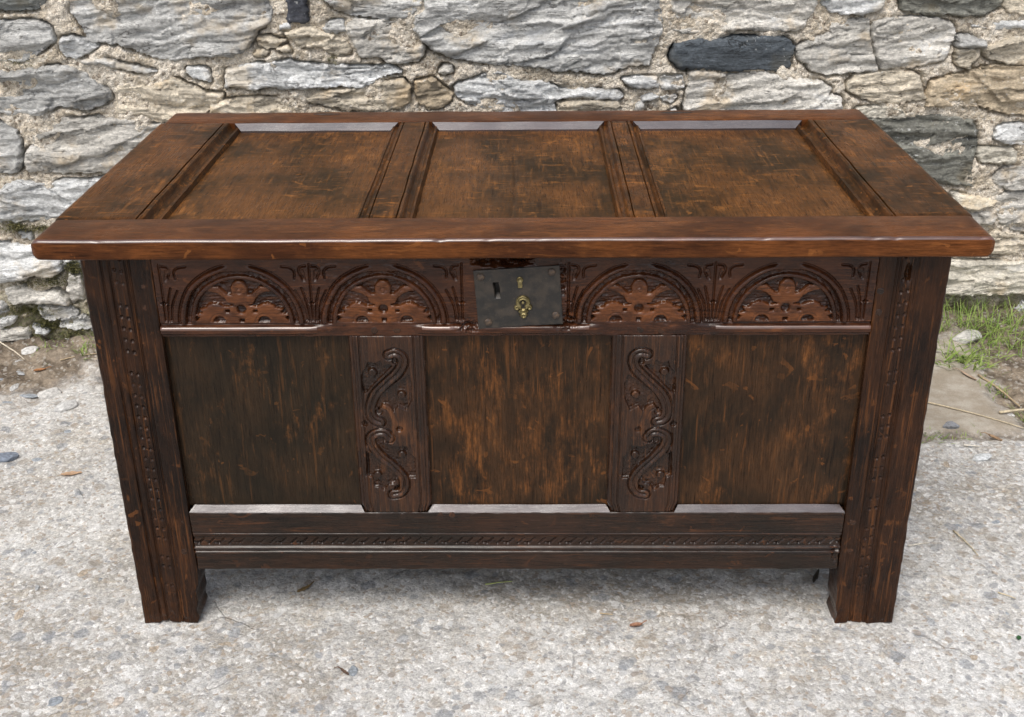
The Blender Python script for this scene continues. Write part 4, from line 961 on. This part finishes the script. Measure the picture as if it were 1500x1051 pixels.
def straw(x0, y0, x1, y1, rad, col, name, label, cat, lift=.003, bend=.03, seed=0):
    r = np.random.RandomState(seed); L = math.hypot(x1-x0, y1-y0); n = 9; seg = 6; co = []; q = []
    dx, dy = (x1-x0)/L, (y1-y0)/L
    for k in range(n):
        t = k/(n-1); o_ = bend*L*math.sin(t*math.pi)+.0003*r.randn(); x = x0+(x1-x0)*t-dy*o_; y = y0+(y1-y0)*t+dx*o_; z = gz(x0, y0)*(1-t)+gz(x1, y1)*t+lift+rad*.5
        rr = rad*(1-.45*t)
        for j in range(seg):
            a = j*2*math.pi/seg; co.append((x-dy*rr*math.cos(a)-x0, y+dx*rr*math.cos(a)-y0, z+rr*math.sin(a)-gz(x0, y0)))
    for k in range(n-1):
        for j in range(seg): q.append((k*seg+j, k*seg+(j+1) % seg, (k+1)*seg+(j+1) % seg, (k+1)*seg+j))
    me = make_mesh(name, co, q, [list(range(seg))[::-1], [(n-1)*seg+j for j in range(seg)]])
    o = link(name, me, M_DRY); o.location = (x0, y0, gz(x0, y0)); o.color = (*col, 1); tag(o, label, cat, "dry straws and twigs on the ground"); return o
PALE, TAN, BROWN = (.55, .47, .33), (.42, .33, .21), (.20, .12, .07)
straw(.663, .205, .702, .214, .0018, (.62, .58, .50), "straw", "short white straw touching the outer edge of the chest's leg", "straw", seed=1)
straw(.754, .250, .770, .172, .0016, PALE, "straw", "pale straight straw on rough concrete pointing towards the viewer", "straw", seed=2)
straw(.845, .722, 1.010, .610, .0017, PALE, "straw", "long thin pale stalk lying across the smooth concrete slab", "straw", seed=3)
straw(.985, .674, 1.10, .700, .0030, PALE, "straw", "thick pale straw at the slab's edge near the few grass blades", "straw", seed=4)
straw(1.000, .845, 1.045, .720, .0028, TAN, "twig", "tan dry twig lying on bare soil beside the grass sprig", "twig", seed=5)
straw(.870, .545, .900, .541, .0022, (.66, .62, .54), "straw", "short white straw chip in front of the mossy joint", "straw", seed=6)
straw(.768, .075, .790, .058, .0013, PALE, "straw", "tiny pale straw on rough concrete nearest the frame's edge", "straw", seed=7)
straw(-1.21, .972, -1.118, .910, .0020, (.60, .54, .43), "twig", "white curved twig on dirt under the mossy wall", "twig", seed=8)
straw(-1.035, .905, -.955, .925, .0014, TAN, "twig", "thin brown twig on dirt near the bright grass patch", "twig", seed=9, bend=.08)
straw(-.052, .098, -.008, .106, .0012, (.40, .45, .16), "straw", "single yellow-green grass blade lying under the chest", "straw", seed=10)
straw(.13, .022, .150, .018, .0012, TAN, "straw", "tiny tan straw on concrete in front of the lower rail", "straw", seed=11)

def leaf_obj(name, x, y, L, wd, rz, col, label, cat, curl=.5, seed=0, stalk=True):
    r = np.random.RandomState(seed); nu, nv = 9, 5; co = []
    for i in range(nu):
        t = i/(nu-1); ww = wd*math.sin(math.pi*min(1, t*.92+.06))**.7*(1+.18*r.randn()*(0 < i < nu-1))
        for j in range(nv):
            s = (j/(nv-1)-.5)*2; co.append(((t-.5)*L, s*ww*.5*math.cos(curl*abs(s)), .001+curl*.22*wd*abs(s)**1.4+.12*L*curl*(t-.4)**2+.0012*r.rand()))
    q = [(i*nv+j, (i+1)*nv+j, (i+1)*nv+j+1, i*nv+j+1) for i in range(nu-1) for j in range(nv-1)]
    co = np.array(co); n0 = len(co); low = co.copy(); low[:, 2] -= .0006; co = np.concatenate([co, low]); q += [(n0+a, n0+d, n0+c, n0+b) for a, b, c, d in q]
    if stalk:
        b = len(co); st = [(L*.5-.002, 0, .003), (L*.72, .002, .005), (L*.95, .006, .003)]; pts = []
        for p in st: pts += [(p[0], p[1]-.0007, p[2]), (p[0], p[1]+.0007, p[2]), (p[0], p[1]+.0007, p[2]+.0013), (p[0], p[1]-.0007, p[2]+.0013)]
        co = np.concatenate([co, pts]); q += [(b+4*k+j, b+4*k+(j+1) % 4, b+4*k+4+(j+1) % 4, b+4*k+4+j) for k in range(2) for j in range(4)]
    o = link(name, make_mesh(name, co, q), M_DRY); o.location = (x, y, gz(x, y)+.001); o.rotation_euler = (0, 0, rz); o.color = (*col, 1); tag(o, label, cat, "fallen leaves and bark scraps"); return o
leaf_obj("dry_leaf", .184, -.008, .020, .014, .2, (.30, .16, .10), "reddish brown curled leaf with stalk on concrete in front of the chest", "leaf", 1.0, 1)
leaf_obj("dry_leaf", -.251, -.115, .018, .010, 2.4, (.13, .085, .06), "small dark shrivelled leaf on the concrete nearest the viewer", "leaf", 1.1, 2)
leaf_obj("dry_leaf", -.346, .087, .024, .013, .7, (.17, .115, .05), "crumpled olive brown leaf in the shade under the lower rail", "leaf", 1.2, 3)
leaf_obj("dry_leaf", .943, .578, .030, .014, 2.2, (.30, .20, .12), "tan curled leaf on soil beside the mossy concrete joint", "leaf", .9, 4)
leaf_obj("dry_leaf", .978, .842, .045, .012, 2.0, (.36, .27, .20), "long narrow brown leaf under the bright tuft at the slab corner", "leaf", .7, 5)
leaf_obj("dry_leaf", -1.067, .865, .026, .012, .3, (.33, .16, .07), "orange brown leaf on the dirt strip below the mossy stones", "leaf", .7, 6)
leaf_obj("bark_scrap", -.849, .441, .040, .014, .15, (.42, .28, .18), "flat orange tan bark scrap on concrete beside the chest", "bark", .3, 7, False)
leaf_obj("dry_leaf", .488, .118, .034, .016, 1.1, (.08, .07, .055), "dark withered leaf in shade beside the leg under the chest", "leaf", 1.2, 8)
leaf_obj("green_leaf", .760, -.036, .010, .007, 1.0, (.035, .10, .035), "tiny dark green leaf on concrete near the picture's corner", "leaf", .5, 9, False)
def loose(x, y, s, col, label, seed, rz=0, f=.62):
    me = lump_mesh(seed, 3, 1.0, .22); o = link("loose_stone", me); o.scale = (s*1.35, s, s*f); o.location = (x, y, gz(x, y)+s*f*.35); o.rotation_euler = (.06, -.08, rz); o.color = (*col, 1)
    tag(o, label, "stone", "loose stones on the ground")
loose(.868, .618, .014, (.24, .25, .27), "dark blue grey pebble at the edge of the mossy joint", 61)
loose(-1.015, .775, .020, (.50, .49, .47), "white pointed stone where the dirt meets the concrete", 62, .5)
loose(-.955, .715, .022, (.47, .47, .46), "pale flat stone set in concrete just beyond the dirt strip", 63, .6, .5)
loose(-1.000, .500, .020, (.19, .22, .27), "blue slate fragment on concrete at the frame's edge", 64, .2, .5)
loose(-1.120, .945, .018, (.55, .54, .52), "white angular stone on dirt beside the white twig", 65, .4)
loose(.890, .500, .016, (.50, .52, .53), "whitish flat stone in front of the mossy joint and leg", 66, .1, .5)
loose(1.03, 1.02, .030, (.46, .45, .42), "pale rounded stone half hidden in the largest grass tuft", 67, .3, .6)
